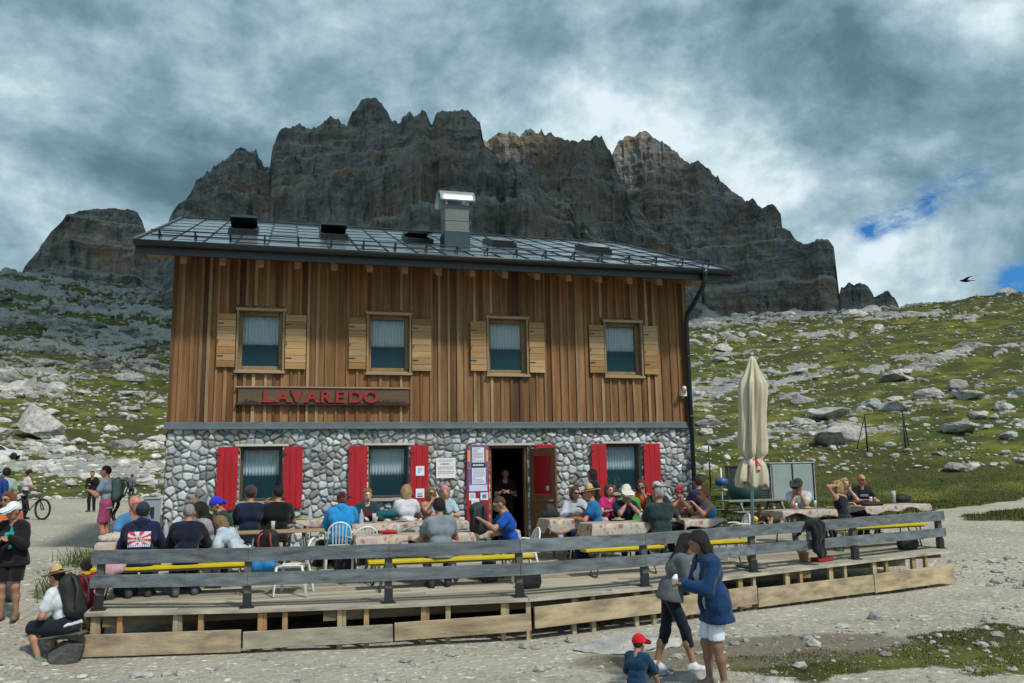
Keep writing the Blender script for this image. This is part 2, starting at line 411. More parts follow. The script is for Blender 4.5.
# grass blades
def blades(pts, hmin, hmax, name, label, colr, seed, w=.006):
    r0 = np.random.RandomState(seed); n = len(pts); P = np.array(pts); P = np.column_stack([P, ground(P[:, 0], P[:, 1])])
    th = r0.uniform(0, 6.28, n); hh = r0.uniform(hmin, hmax, n); ln = r0.normal(0, .35, (n, 2))*hh[:, None]
    d = np.column_stack([np.cos(th), np.sin(th), 0*th])*w
    top = P+np.column_stack([ln, hh]); mid2 = P+np.column_stack([ln*.35, hh*.55])
    V_ = np.stack([P-d, P+d, mid2-d*.7, mid2+d*.7, top-d*.1, top+d*.1], 1).reshape(-1, 3)
    b = np.arange(n)[:, None]*6; F_ = np.concatenate([b+[0,1,3,2], b+[2,3,5,4]])
    o = npmesh(name, V_, F_, mat('grass_blade', (1,1,1), .8, .2, 3, attr='col', spec=.2), np.repeat(np.array(colr)*r0.uniform(.6, 1.4, (n, 1)), 6, 0), smooth=False)
    return struct(tag(o, label, 'grass'), 'stuff')
N = 60000; X = rs.uniform(7.5, 18, N); Y = rs.uniform(-11, -5.8, N)
rk, gvv, _ = masks(X, Y, 0*X); ok = (gvv < .75) & (rs.rand(N) < .6) & (fbm(X*2.2, Y*2.2, o=4, seed=77) > .04)
blades(np.column_stack([X[ok], Y[ok]]), .010, .035, 'grass', 'short dry grass growing through the gravel at the front right', (.085, .088, .022), 1, .006)
N = 50000; aa = rs.uniform(25, 49, N); rq = rs.uniform(20, 60, N); X = CAM[0]+rq*np.sin(np.radians(aa)); Y = CAM[1]+rq*np.cos(np.radians(aa))
rk, gvv, _ = masks(X, Y, 0*X); ok = (gvv < .4) & (rk < .6)
blades(np.column_stack([X[ok], Y[ok]]), .03, .10, 'meadow_grass', 'green meadow grass behind the right end of the terrace', (.062, .080, .014), 2, .014)
# green tufts in front of the far path
pts = []
for (cx, cy, n_, sp) in ((-1.15, -2.6, 260, .16), (-.75, -3.4, 160, .12), (-1.2, -.8, 160, .2)):
    pts += [(cx+rs.normal(0, sp), cy+rs.normal(0, sp)) for _ in range(n_)]
blades(pts, .1, .42, 'grass_tufts', 'tall green grass tufts beside the left end of the terrace', (.08, .12, .03), 3, .008)

# ------------------------------------------------------------------ mountains
m, t = newmat('cliff_rock')
pos = t.add('ShaderNodeTexCoord').outputs['Object']
nz = t.add('ShaderNodeSeparateXYZ', i_0=t.add('ShaderNodeNewGeometry').outputs['Normal']).outputs[2]
big = t.noise(pos, .02, 6, .6); mid2 = t.noise(pos, .09, 8, .68); strata = t.noise(t.mapping(pos, (.012, .012, .22)), 1.0, 7, .7, .6); streak = t.noise(t.mapping(pos, (.16, .16, .02)), 1.0, 6, .65)
c = t.mix(t.ramp(mid2, [(.32, 0), (.68, 1)]), (.13, .135, .134), (.40, .40, .385))
c = t.mix(t.ramp(strata, [(.38, .35), (.54, 0)]), c, (.09, .093, .092))
oc = t.math('MULTIPLY', t.ramp(big, [(.46, 0), (.56, 1)]), t.ramp(streak, [(.40, 0), (.58, 1)]))
c = t.mix(t.math('MULTIPLY', oc, .75), c, (.34, .23, .135))
c = t.mix(t.ramp(streak, [(.33, .75), (.43, 0)]), c, (.04, .043, .043))
sl = t.ramp(t.math('ADD', nz, t.math('MULTIPLY', t.math('SUBTRACT', mid2, .5), .45)), [(.36, 0), (.74, 1)])
c = t.mix(t.math('MULTIPLY', sl, .6), c, t.mix(mid2, (.26, .265, .25), (.40, .40, .38)))
t.l.new(c, t.b.inputs['Base Color']); t.b.inputs['Roughness'].default_value = .95; t.b.inputs['Specular IOR Level'].default_value = .15
hgt = t.math('ADD', t.math('MULTIPLY', strata, 1.0), t.math('ADD', t.math('MULTIPLY', mid2, 1.0), t.math('MULTIPLY', streak, .6)))
t.l.new(t.add('ShaderNodeBump', i_Strength=.9, i_Distance=6.0, i_Height=hgt).outputs[0], t.b.inputs['Normal'])
CLIFF = m
def massif(name, R0, sk, zbase, depth, seed, nu, nv, benches, label, amp=22, tow=5.0):
    az = np.array([q[0] for q in sk]); hh = np.array([q[1] for q in sk])
    az = np.maximum.accumulate(az+np.arange(len(az))*1e-5)
    u = np.linspace(az[0], az[-1], nu); H = np.interp(u, az, hh)
    arc = np.radians(u)*R0
    H = H+tow*(.30*fbm(arc*.09, 0*arc+seed, o=4, seed=seed+1, gain=.6)+.45*fbm(arc*.16, 0*arc+seed, o=3, seed=seed+9, gain=.6, ridge=True)-.2)*sstep(0, 25, H-zbase)
    vf = np.linspace(0, 1, nv); nb = 26
    U, Vv = np.meshgrid(arc, vf); HH = np.broadcast_to(H, U.shape)
    zz = zbase+(HH-zbase)*Vv
    # horizontal recession: cliffs stepped by benches at absolute heights
    wz = zz+9*fbm(U*.012, 0*U+5, o=3, seed=seed+2)+U*benches[0]
    rec = np.zeros_like(U)
    for (bz, bw, bd) in benches[1:]:
        rec = rec+bd*sstep(bz-bw, bz+bw, wz)
    rec = rec+.28*(zz-zbase)
    rib = fbm(U*.021, zz*.004, o=5, seed=seed+3, gain=.55, ridge=True)
    gul = fbm(U*.008+3, zz*.001, o=2, seed=seed+7, ridge=True)
    rib2 = fbm(U*.07, zz*.018, o=4, seed=seed+4, gain=.6, ridge=True)
    rib3 = fbm(U*.22, zz*.16, o=4, seed=seed+5, gain=.6)
    led = fbm(U*.01, zz*.13, o=4, seed=seed+6, gain=.6)
    dist = R0-depth+rec-amp*.9*rib-amp*2.0*gul-amp*.8*fbm(U*.03+9, zz*.002, o=2, seed=seed+12, ridge=True)-amp*.32*rib2-2.2*rib3+2.2*led
    zz = zz+1.2*rib3*Vv*(1-Vv)*4
    # top plateau and back face
    ratio = dist[-1]/R0
    zz = zz*(1+(ratio[None, :]-1)*Vv)
    topd = dist[-1]; k = np.arange(1, nb+1)/nb
    bd_ = topd[None, :]+k[:, None]*90; bz_ = zz[-1][None, :]-(zz[-1][None, :]-zbase+5)*(k[:, None]**2.2)+2*fbm(np.broadcast_to(arc, (nb, nu))*.1, k[:, None]*6, o=3, seed=seed+8)*(1-k[:, None])*0
    D_ = np.concatenate([dist, bd_]); Z_ = np.concatenate([zz, bz_]); AZ = np.broadcast_to(np.radians(u), D_.shape)
    # keep the outline at true elevation as seen from the valley
    V_ = np.stack([CAM[0]+D_*np.sin(AZ), CAM[1]+D_*np.cos(AZ), Z_], -1).reshape(-1, 3)
    rows = nv+nb; F_ = quadgrid(nu, rows)
    o = npmesh(name, V_, F_, CLIFF, smooth=True); struct(o); o['label'] = label
    return o
SK = {'main':(520, [(-7.85, 144.1), (-7.25, 156.9), (-6.46, 173.2), (-5.88, 182.6), (-5.16, 190.4), (-4.16, 197.8), (-3.15, 203.4), (-2.23, 201.7), (-1.81, 194.9), (-1.42, 195.8), (-1.26, 209.1), (-0.82, 218.8), (0.11, 222.2), (0.51, 225.3), (0.93, 220.3), (1.6, 222.1), (2.0, 227.1), (2.69, 228.3), (3.25, 226.0), (3.73, 223.6), (4.07, 233.3), (4.76, 242.0), (5.46, 244.4), (6.17, 240.0), (6.6, 231.9), (7.31, 228.1), (7.59, 233.7), (8.16, 236.0), (8.45, 231.3), (9.02, 236.9), (9.45, 235.7), (9.73, 230.2), (10.09, 236.5), (11.39, 238.1), (12.47, 235.4), (13.18, 229.9), (13.45, 216.8), (14.22, 203.0), (15.98, 185.8), (18.77, 164.9), (21.53, 150.6), (24.23, 131.6), (25.5, 113.0)]),
'mid':(600, [(12.44, 241.9), (13.67, 251.4), (14.97, 256.8), (16.05, 255.0), (16.78, 258.7), (18.07, 255.9), (18.63, 250.9), (19.62, 246.5), (21.06, 248.8), (21.92, 249.8), (22.45, 238.4), (22.95, 220.9), (23.73, 202.6), (25.02, 178.9), (26.32, 162.9), (28.25, 142.9)]),
'rt':(680, [(21.62, 226.6), (22.42, 261.1), (23.03, 276.6), (23.75, 281.3), (24.96, 284.5), (25.97, 274.5), (26.98, 265.5), (27.95, 251.2), (28.44, 254.1), (29.41, 243.4), (30.56, 229.1), (31.49, 216.8), (31.96, 217.9), (32.57, 210.4), (33.47, 209.9), (33.76, 203.7), (33.71, 193.9), (33.89, 180.5), (34.08, 155.9)]),
'low':(560, [(18.72, 159.6), (21.55, 167.0), (25.02, 166.4), (28.42, 165.2), (31.71, 160.7), (33.64, 159.4), (34.24, 154.0), (34.64, 146.8), (35.2, 145.6), (35.58, 147.1), (36.57, 146.0), (36.9, 141.6), (36.93, 129.1), (36.99, 112.8), (37.04, 94.7), (37.46, 86.7)]),
'pin':(700, [(36.62, 108.8), (36.89, 132.6), (37.14, 144.4), (37.59, 148.7), (37.92, 145.1), (38.29, 146.2), (38.74, 142.4), (39.04, 133.2), (39.4, 135.2), (39.87, 136.1), (40.18, 130.2), (40.37, 124.5), (40.69, 112.3)]),
'dome':(650, [(-16.69, 115.8), (-16.02, 133.8), (-15.58, 148.3), (-14.96, 159.7), (-14.29, 175.0), (-13.59, 186.3), (-12.84, 191.1), (-11.72, 194.3), (-10.29, 196.3), (-9.52, 195.1), (-9.26, 189.4), (-8.99, 179.9), (-8.15, 177.8), (-7.22, 172.7), (-6.3, 169.8), (-3.79, 164.2)])}

massif('left_dome_mountain', *SK['dome'], 40, 150, 3, 420, 170, (.10, (90, 5, 20), (118, 4, 26), (145, 3, 18), (170, 4, 22)), 'rounded grey rock mountain at the far left', 10, 3)
massif('main_mountain', *SK['main'], 60, 190, 5, 900, 280, (-.12, (100, 6, 24), (135, 5, 46), (158, 4, 34), (186, 4, 20), (205, 3, 10)), 'massive towered rock mountain right behind the hut', 17, 9)
massif('middle_mountain', *SK['mid'], 60, 150, 8, 520, 240, (.06, (120, 6, 24), (165, 5, 36), (215, 4, 18)), 'dark rock wall between the two main towers', 15, 7)
massif('right_mountain', *SK['rt'], 60, 130, 12, 480, 240, (.05, (120, 6, 24), (190, 5, 18), (235, 4, 12)), 'stepped rock tower falling away to the right', 15, 7)
massif('lower_cliff_mountain', *SK['low'], 30, 150, 17, 560, 200, (-.04, (60, 8, 34), (92, 6, 30), (128, 5, 26)), 'lower cliff terrace in front of the right tower', 12, 4)
massif('pinnacle_mountain', *SK['pin'], 50, 60, 21, 220, 120, (.0, (95, 5, 12), (120, 3, 6)), 'small jagged pinnacles at the far right of the range', 6, 6)
# scree fan spilling from the foot of the cliffs towards the meadow
u = np.linspace(19, 38, 260); vf = np.linspace(0, 1, 120); U, Vv = np.meshgrid(u, vf)
Rs_ = 300+Vv*230; top_ = np.interp(U, [20, 23, 25, 27, 28.5, 30, 31.5, 33, 38], [100, 118, 128, 134, 128, 118, 108, 98, 85])+6*fbm(U*1.2, 0*U, o=4, seed=95)
zs = 25+(top_-25)*Vv**1.15+2.5*fbm(U*2.2, Vv*1.2, o=5, seed=91, ridge=True)*Vv
V_ = np.stack([CAM[0]+Rs_*np.sin(np.radians(U)), CAM[1]+Rs_*np.cos(np.radians(U)), zs], -1).reshape(-1, 3)
sm_, t = newmat('scree'); pos = t.add('ShaderNodeTexCoord').outputs['Object']
n = t.noise(t.mapping(pos, (.12, .12, .03)), 1, 6, .6); n2 = t.noise(pos, .6, 8, .7)
t.l.new(t.mix(t.ramp(n, [(.35, 0), (.65, 1)]), t.mix(n2, (.22, .225, .22), (.32, .325, .315)), t.mix(n2, (.36, .365, .355), (.5, .5, .48))), t.b.inputs['Base Color']); t.b.inputs['Roughness'].default_value = .95
t.l.new(t.add('ShaderNodeBump', i_Strength=.7, i_Distance=2.0, i_Height=n2).outputs[0], t.b.inputs['Normal'])
struct(npmesh('scree_slope', V_, quadgrid(260, 120), sm_))

# ------------------------------------------------------------------ sky and light
W = bpy.data.worlds.new('World'); S.world = W; W.use_nodes = True
w = NT(W); bg = w.n['Background']
SUN_EL, SUN_AZ = 52, 152      # azimuth from +Y clockwise, the sun stands behind the camera's right shoulder
sky = w.add('ShaderNodeTexSky'); sky.sky_type = 'NISHITA'; sky.sun_disc = False; sky.sun_elevation = rad(SUN_EL); sky.sun_rotation = rad(SUN_AZ); sky.altitude = 2300; sky.air_density = 1.0; sky.dust_density = .6
d = w.add('ShaderNodeTexCoord').outputs['Generated']
sx = w.add('ShaderNodeSeparateXYZ', i_0=d)
zz = w.math('ADD', w.math('MAXIMUM', sx.outputs[2], 0.0), .42)
pl = w.mapping(d, (1, 1, 1.45))
n1 = w.noise(pl, 4.0, 11, .60, .25); n2 = w.noise(pl, 10.0, 10, .62, .2); n3 = w.noise(pl, .5, 3, .5)
def blob(v, k):    # a broad soft mass of cloud in one direction of the sky
    v = tuple(Vector(v).normalized())
    dt = w.add('ShaderNodeVectorMath', operation='DOT_PRODUCT', i_0=d, i_1=v).outputs['Value']
    return w.math('POWER', w.math('MAXIMUM', dt, 0.0), k)
b = w.math('MULTIPLY_ADD', n1, 1.75, -.22)
b = w.math('ADD', b, w.math('MULTIPLY', w.math('SUBTRACT', n2, .5), .75))
for v, k, amt in (((.619,.745,.248), 60, .15), ((.639,.629,.443), 300, .22), ((.291,.844,.45), 60, .16), ((.672,.706,.224), 60, .02), ((.545,.70,.475), 90, -.20), ((-.228,.879,.419), 40, -.14), ((.392,.826,.405), 120, .14), ((-.266,.935,.234), 220, .10), ((.006,.892,.453), 90, .05), ((.30,.70,.65), 30, -.15)):
    b = w.math('ADD', b, w.math('MULTIPLY', blob(v, k), amt))
cl = w.ramp(b, [(.05, (.060, .118, .155)), (.34, (.098, .175, .225)), (.56, (.18, .285, .345)), (.78, (.34, .46, .515)), (1.0, (.60, .70, .74))])
hole = 0.0
for azh, elh, kh in ((39.0, 14.9, 6000), (40.8, 15.4, 4500), (42.6, 16.0, 4000), (45.0, 17.0, 5000), (46.4, 10.4, 4500), (48.0, 10.8, 3000)):
    hole = w.math('ADD', hole, w.math('MULTIPLY', blob((math.sin(rad(azh))*math.cos(rad(elh)), math.cos(rad(azh))*math.cos(rad(elh)), math.sin(rad(elh))), kh*1.2), .55))
hole = w.math('MULTIPLY', hole, w.ramp(w.noise(w.mapping(d, (1, 1, 1.8), (0, .5, 0)), 26, 8, .68, .4), [(.30, .0), (.66, 1)]))
mask = w.ramp(hole, [(.04, 0), (.42, 1)])
skyc = w.mix(1.0, sky.outputs[0], (.022, .062, .092), 'MULTIPLY')
full = w.mix(mask, cl, skyc)
# clouds glow more behind the camera, where the sun stands
lit = w.math('ADD', w.math('MULTIPLY', w.math('POWER', w.math('MAXIMUM', w.add('ShaderNodeVectorMath', operation='DOT_PRODUCT', i_0=d, i_1=(.29,-.54,.79)).outputs['Value'], 0.0), 3.0), 1.1), 1.0)
w.l.new(w.mix(1.0, full, w.add('ShaderNodeCombineXYZ', i_0=lit, i_1=lit, i_2=lit).outputs[0], 'MULTIPLY'), bg.inputs[0])
bg.inputs[1].default_value = 1.0
sl_ = bpy.data.lights.new('sun', 'SUN'); sl_.energy = 2.6; sl_.angle = rad(5); sl_.color = (1, .93, .83)
so = bpy.data.objects.new('sun', sl_); COL.objects.link(so)
dv = Vector((-math.sin(rad(SUN_AZ))*math.cos(rad(SUN_EL)), -math.cos(rad(SUN_AZ))*math.cos(rad(SUN_EL)), -math.sin(rad(SUN_EL))))
so.rotation_euler = dv.to_track_quat('-Z', 'Y').to_euler(); so.location = (20, -30, 60)

# added out-of-view cloud placed overhead to shade the upper slopes and the mountain
rc = np.random.RandomState(12); Vc, Fc = ico(3); VV, FF = [], []; o_ = 0
for i in range(80):
    gx_, gy_ = rc.uniform(-40, 900), rc.uniform(-300, 480); R_ = rc.uniform(80, 150)
    if gy_ > -110 and (i % 5) < 3 and gx_ > 200: continue
    v_ = Vc*(1+.18*fbm(Vc[:, 0]*2+i, Vc[:, 1]*2, Vc[:, 2]*2, o=3, seed=i))[:, None]*np.array((R_, R_, R_*.35))+(gx_, gy_, 720+rc.uniform(-15, 30)); VV.append(v_); FF.append(Fc+o_); o_ += len(Vc)
cm, t = newmat('shade_cloud_mat'); t.n.remove(t.b); out = [n for n in t.n if n.type == 'OUTPUT_MATERIAL'][0]
df = t.add('ShaderNodeBsdfDiffuse', i_Color=(.9, .93, .95, 1)); tl = t.add('ShaderNodeBsdfTranslucent', i_Color=(.8, .86, .9, 1)); mx = t.add('ShaderNodeMixShader', i_0=.5, i_1=df.outputs[0], i_2=tl.outputs[0]); t.l.new(mx.outputs[0], out.inputs[0])
struct(tag(npmesh('shade_cloud', np.concatenate(VV), np.concatenate(FF), cm), 'added cloud high above the valley', 'shade_cloud'), 'stuff')
# ------------------------------------------------------------------ hut
WX = 11.4; DY = 11.7; ZB = 2.775; ZW = 2.911; SL = .366
hut = thing('mountain_hut', 'two storey mountain hut of rubble stone and vertical larch boards under a grey metal roof', 'hut', (0, 0, 0))
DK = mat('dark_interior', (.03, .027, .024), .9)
WOODD = mat('weathered_larch', (1, 1, 1), .78, .34, 1.1, .5, 14, stretch=(9, 9, .7), attr='col')
WOODH = mat('horizontal_boards', (1, 1, 1), .78, .2, 1.6, .4, 14, stretch=(.8, 9, 9), attr='col')
METD = mat('dark_metal', (.016, .021, .024), .45, .1, 3, metal=.0, spec=.5)
GREYM = mat('grey_metal', (.12, .155, .175), .5, .15, 3, .1, metal=.2)
# upper openings (x0,x1,z0,z1) and lower ones
UPW = [(x, x+.897, 3.99, 5.22) for x in (1.279, 3.916, 6.545, 9.314)]
LOW = [(1.40, 2.22, 1.33, 2.42), (3.96, 4.80, 1.33, 2.42), (9.27, 10.12, 1.33, 2.42)]
DOOR = (6.56, 7.42, .27, 2.40)
def zroof(y): return 6.50+SL*(y+1.038) if y < DY/2 else 6.50+SL*(DY-y+1.038)
def strips(lo, hi, x0, x1, holes):
    seg = [(lo, hi)]
    for (a, b, c, d) in holes:
        if x1 > a+.001 and x0 < b-.001:
            ns = []
            for (p, q) in seg:
                if c > p: ns.append((p, min(q, c)))
                if d < q: ns.append((max(p, d), q))
            seg = [s_ for s_ in ns if s_[1]-s_[0] > .01]
    return seg
r0 = random.Random(11)
def woodcol():
    k = r0.random()
    if k < .62: c = (.275, .134, .052)
    elif k < .78: c = (.19, .085, .030)
    elif k < .965: c = (.36, .19, .08)
    else: c = (.09, .045, .022)
    f = r0.uniform(.62, .90); return tuple(q*f for q in c)
def cladding(mb, w, top, holes, lo=ZW):
    x = 0; xs = []
    while x < w-.05:
        bw = r0.uniform(.15, .25); x1 = min(w, x+bw); xs.append(x1)
        cuts = sorted({x, x1}|{h[0] for h in holes if x < h[0] < x1}|{h[1] for h in holes if x < h[1] < x1})
        c = woodcol(); d = r0.uniform(0, .008)
        for a, b in zip(cuts[:-1], cuts[1:]):
            for (p, q) in strips(lo-r0.uniform(-.006, .012), top, a, b, holes): mb.box(a+.002, b-.002, -.022-d, .0, p, q, c)
        x = x1
    for xx in xs[:-1]+[.03, w-.03]:
        bw = r0.uniform(.022, .034); k = r0.random(); c = (.42, .285, .155) if k < .28 else ((.33, .175, .075) if k < .72 else (.17, .08, .032))
        kf = r0.uniform(.62, .92); c = tuple(q*kf for q in c); d = r0.uniform(.0, .006)
        for (p, q) in strips(lo-r0.uniform(.0, .02), top, xx-bw, xx+bw, [(a-.09, b+.09, c_-.1, d_+.1) for a, b, c_, d_ in holes]): mb.box(xx-bw, xx+bw, -.052-d, -.031, p, q, c)
mb = MB(); cladding(mb, WX, 6.68, UPW)
mb.build('wood_cladding', WOODD, hut)
# solid wall behind the cladding, with openings, plus side and rear walls
mb = MB()
def wallseg(y0, y1, z0, z1, holes):
    xs = sorted({0.004, WX-.004}|{h[0] for h in holes}|{h[1] for h in holes})
    for a, b in zip(xs[:-1], xs[1:]):
        for (p, q) in strips(z0, z1, a, b, holes): mb.box(a, b, y0, y1, p, q, (.16, .10, .055))
wallseg(.003, .28, ZB+.002, 6.72, UPW)
mb.build('upper_wall', WOODD, hut)
mb = MB(); wallseg(.045, .42, -.7, ZB, LOW+[DOOR]); mb.c = [(.2, .2, .19)]*len(mb.f)
mb.build('masonry_core', mat('mortar', (1, 1, 1), .9, .15, 5, .3, attr='col'), hut)
for sx, nm in ((0, 'side_wall'), (WX, 'side_wall')):
    mb = MB(); x0, x1 = (0, .25) if sx == 0 else (WX-.25, WX)
    n = 44
    for i in range(n):
        a = .29+(DY-.3)*i/n; b = .29+(DY-.3)*(i+1)/n; zt = zroof((a+b)/2)-.3
        o = 0 if i % 2 else .02
        mb.box(x0-(o if sx == 0 else 0), x1+(o if sx else 0), a, b-.003, ZW, zt, woodcol())
    mb.box(x0, x1, .43, DY, -.7, ZW-.003, (.22, .22, .21))
    mb.build(nm, WOODD, hut)
mb = MB(); mb.box(.26, WX-.26, DY-.3, DY-.004, -.7, 6.7, (.2, .13, .07)); mb.build('rear_wall', WOODD, hut)
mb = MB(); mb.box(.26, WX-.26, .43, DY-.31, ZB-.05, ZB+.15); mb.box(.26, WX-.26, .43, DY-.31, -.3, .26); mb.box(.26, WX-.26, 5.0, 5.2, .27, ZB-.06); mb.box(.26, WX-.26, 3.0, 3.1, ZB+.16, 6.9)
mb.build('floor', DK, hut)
# rubble masonry with real relief
def stonewall(name, w, h, holes, res, fn, seed, cell=(.155, .128)):
    nu, nv = int(w/res)+1, int(h/res)+1
    x = np.linspace(0, w, nu); z = np.linspace(-.7, ZB, nv); X, Z = np.meshgrid(x, z)
    Xw = X+.06*fbm(X*3, Z*3, seed=seed, o=4); Zw = Z+.05*fbm(X*3, Z*3, seed=seed+5, o=4)
    gx, gz_ = Xw/cell[0], Zw/cell[1]; ix, iz = np.floor(gx), np.floor(gz_)
    F1 = np.full(X.shape, 9.); F2 = F1.copy(); ID = np.zeros(X.shape)
    for dx in (-1, 0, 1):
        for dz in (-1, 0, 1):
            cx, cz = ix+dx, iz+dz
            hx = _hash(cx, cz, 0*cx, seed); hz = _hash(cx, cz, 0*cx+1, seed); hid = _hash(cx, cz, 0*cx+2, seed); sz = _hash(cx, cz, 0*cx+3, seed)
            d = np.hypot((cx+.12+.76*hx-gx)*cell[0], (cz+.12+.76*hz-gz_)*cell[1])-.055*sz
            better = d < F1; F2 = np.where(better, F1, np.minimum(F2, d)); ID = np.where(better, hid, ID); F1 = np.where(better, d, F1)
    e = F2-F1+.008*fbm(X*14, Z*14, seed=seed+9, o=3)
    hgt = sstep(.004, .05, e)
    dep = .045*hgt*(.6+.6*ID)+.006*fbm(X*9, Z*9, seed=seed+7, o=4)*hgt
    pal = np.array([(.50,.53,.54),(.34,.37,.385),(.25,.275,.29),(.45,.46,.45),(.17,.20,.22),(.30,.28,.24),(.60,.62,.62),(.38,.41,.43),(.22,.215,.20),(.52,.54,.55)])
    C = pal[np.minimum((ID*len(pal)).astype(int), len(pal)-1)]
    C = C*(1+.28*fbm(X*10, Z*10, seed=seed+3, o=4))[..., None]
    mc = np.array((.135, .150, .165)); k = sstep(.006, .028, e)[..., None]; C = C*k+mc*(1-k)
    P = fn(X, dep, Z)
    keep = np.ones((nv-1, nu-1), bool); xc, zc = (x[1:]+x[:-1])/2, (z[1:]+z[:-1])/2
    for (a, b, c, d) in holes: keep &= ~((xc[None] > a)&(xc[None] < b)&(zc[:, None] > c)&(zc[:, None] < d))
    F = quadgrid(nu, nv)[keep.ravel()]
    return npmesh(name, P.reshape(-1, 3), F, mat('rubble_stone', (1,1,1), .85, .12, 14, .35, 60, attr='col', spec=.3), C.reshape(-1, 3), hut)
stonewall('stone_wall', WX, ZB+.7, LOW+[DOOR], .016, lambda X, d, Z: np.stack([X, .03-d, Z], -1), 3)
stonewall('stone_wall', DY, ZB+.7, [], .03, lambda X, d, Z: np.stack([WX-.02+d, X, Z], -1), 8)
stonewall('stone_wall', DY, ZB+.7, [], .03, lambda X, d, Z: np.stack([.02-d, DY-X, Z], -1), 9)
mb = MB(); mb.box(-.05, WX+.05, -.075, .04, ZB+.003, ZW-.004, (1,1,1)); mb.box(-.06, WX+.06, -.095, -.078, ZB-.01, ZB+.035)
mb.build('flashing_band', GREYM, hut, bevel=.004)

# windows
GL, t = newmat('window_glass'); t.b.inputs['Base Color'].default_value = (.025, .10, .14, 1); t.b.inputs['Roughness'].default_value = .04; t.b.inputs['Specular IOR Level'].default_value = .6  # teal base colour paints in the sky's reflection
t.b.inputs['Alpha'].default_value = .24
LACE = mat('lace_curtain', (.86, .97, 1.0), .9, .05, 30, coords='Object')
FRU = mat('window_frame_wood', (.26, .17, .075), .6, .2, 3, .2, 20)
def window(x0, x1, z0, z1, yf, style):
    w_ = x1-x0; dcz = random.Random(int(x0*100)).uniform(-.03, .06)
    mb = MB(); f = .088 if style == 'up' else .06
    for (a, b, c, d) in ((x0, x0+f, z0, z1), (x1-f, x1, z0, z1), (x0+f, x1-f, z0, z0+f), (x0+f, x1-f, z1-f, z1)): mb.box(a+.003, b-.003, yf, yf+.06, c+.003, d-.003)
    fr = mb.build('window', FRU if style == 'up' else mat('brown_frame', (.085, .06, .04), .6, .15, 4), hut, bevel=.006)
    mb = MB(); mb.box(x0+f, x1-f, yf+.025, yf+.031, z0+f, z1-f); mb.build('pane', GL, fr)
    mb = MB(); cz = z0+f+(z1-z0-2*f)*(.42 if style == 'up' else .42)+dcz*.4; ns = 11
    def cur(u, v):
        bot = cz+.035*abs(math.sin(u*PI*ns)); z = z1-f-(z1-f-bot)*v
        return (x0+f+(w_-2*f)*u, yf+.09+.018*math.sin(u*PI*2*ns), z)
    mb.grid(cur, 110, 6); mb.build('curtain', LACE, fr, solid=.002)
    if style == 'up':
        mb = MB(); c = (.34, .25, .15)
        mb.box(x0-.05, x1+.05, -.10, -.032, z1-.015, z1+.045, c)
        for (a, b) in ((x0-.03, x0+.012), (x1-.012, x1+.03)): mb.box(a, b, -.085, -.030, z0-.03, z1-.018, tuple(q*.8 for q in c))
        mb.build('window_trim', WOODH, fr, bevel=.004)
        mb = MB(); mb.box(x0-.05, x1+.05, -.12, -.034, z0-.085, z0-.034, c); mb.box(x0, x1, -.03, yf-.003, z0-.033, z0-.003, c); mb.build('sill', WOODH, fr, bevel=.004)
        mb = MB(); c = (.25, .15, .07)
        mb.box(x1-.004, x1+.02, -.028, yf, z0, z1, c); mb.box(x0-.02, x0+.004, -.028, yf, z0, z1, c); mb.box(x0, x1, -.028, yf, z1-.004, z1+.02, c); mb.build('reveal', WOODD, fr)
    else:
        mb = MB(); mb.box(x0-.10, x1+.12, -.03, .10, z1+.003, z1+.05, (.5, .5, .47)); mb.build('lintel', mat('concrete', (1,1,1), .9, .12, 6, .2, attr='col'), fr, bevel=.004)
        mb = MB(); mb.box(x0-.06, x1+.06, -.09, .20, z0-.06, z0-.004, (.33, .33, .31)); mb.build('sill', MC['concrete'], fr, bevel=.004)
        for (a, b) in ((x0-.022, x0+.003), (x1-.003, x1+.022)): mb = MB(); mb.box(a, b, .03, yf+.06, z0, z1, (.30, .29, .26)); mb.build('reveal', MC['concrete'], fr)
    return fr
for h in UPW: window(*h, .10, 'up')
for h in LOW: window(*h, .16, 'low')
# plain wooden shutters upstairs
def plank_shutter(x0, x1, z0, z1):
    mb = MB(); n = 8; z = z0
    for i in range(n):
        z2 = z0+(z1-z0)*(i+1)/n; k = r0.uniform(.8, 1.25); c = r0.choice([(.34, .20, .085), (.40, .27, .14), (.30, .165, .065), (.37, .235, .11)])
        mb.box(x0, x1, -.105, -.075, z+.003, z2-.003, tuple(q*k for q in c)); z = z2
    mb.box(x0+.05, x0+.1, -.073, -.056, z0+.03, z1-.03, (.25, .17, .1)); mb.box(x1-.1, x1-.05, -.073, -.056, z0+.03, z1-.03, (.25, .17, .1))
    s_ = mb.build('shutter', WOODH, hut, bevel=.003)
    for zz_ in (z0+.22, z1-.22): mb = MB(); mb.box(x0+.01, x0+.13, -.113, -.108, zz_, zz_+.02); mb.build('hinge', METD, s_)
    mb = MB(); mb.tube([(x0+.02, -.115, z0+.5), (x0+.02, -.14, z0+.52), (x0+.02, -.14, z0+.56)], .008, 6); mb.build('latch', METD, s_)
for (a, b, c, d) in UPW:
    plank_shutter(a-.40, a-.045, 4.02, 5.13); plank_shutter(b+.045, b+.46 if a < 4 else b+.40, 4.0, 5.14)
REDM = mat('red_paint', (.42, .008, .018), .6, .24, 3.5, .3, 22, stretch=(5, 5, .6))
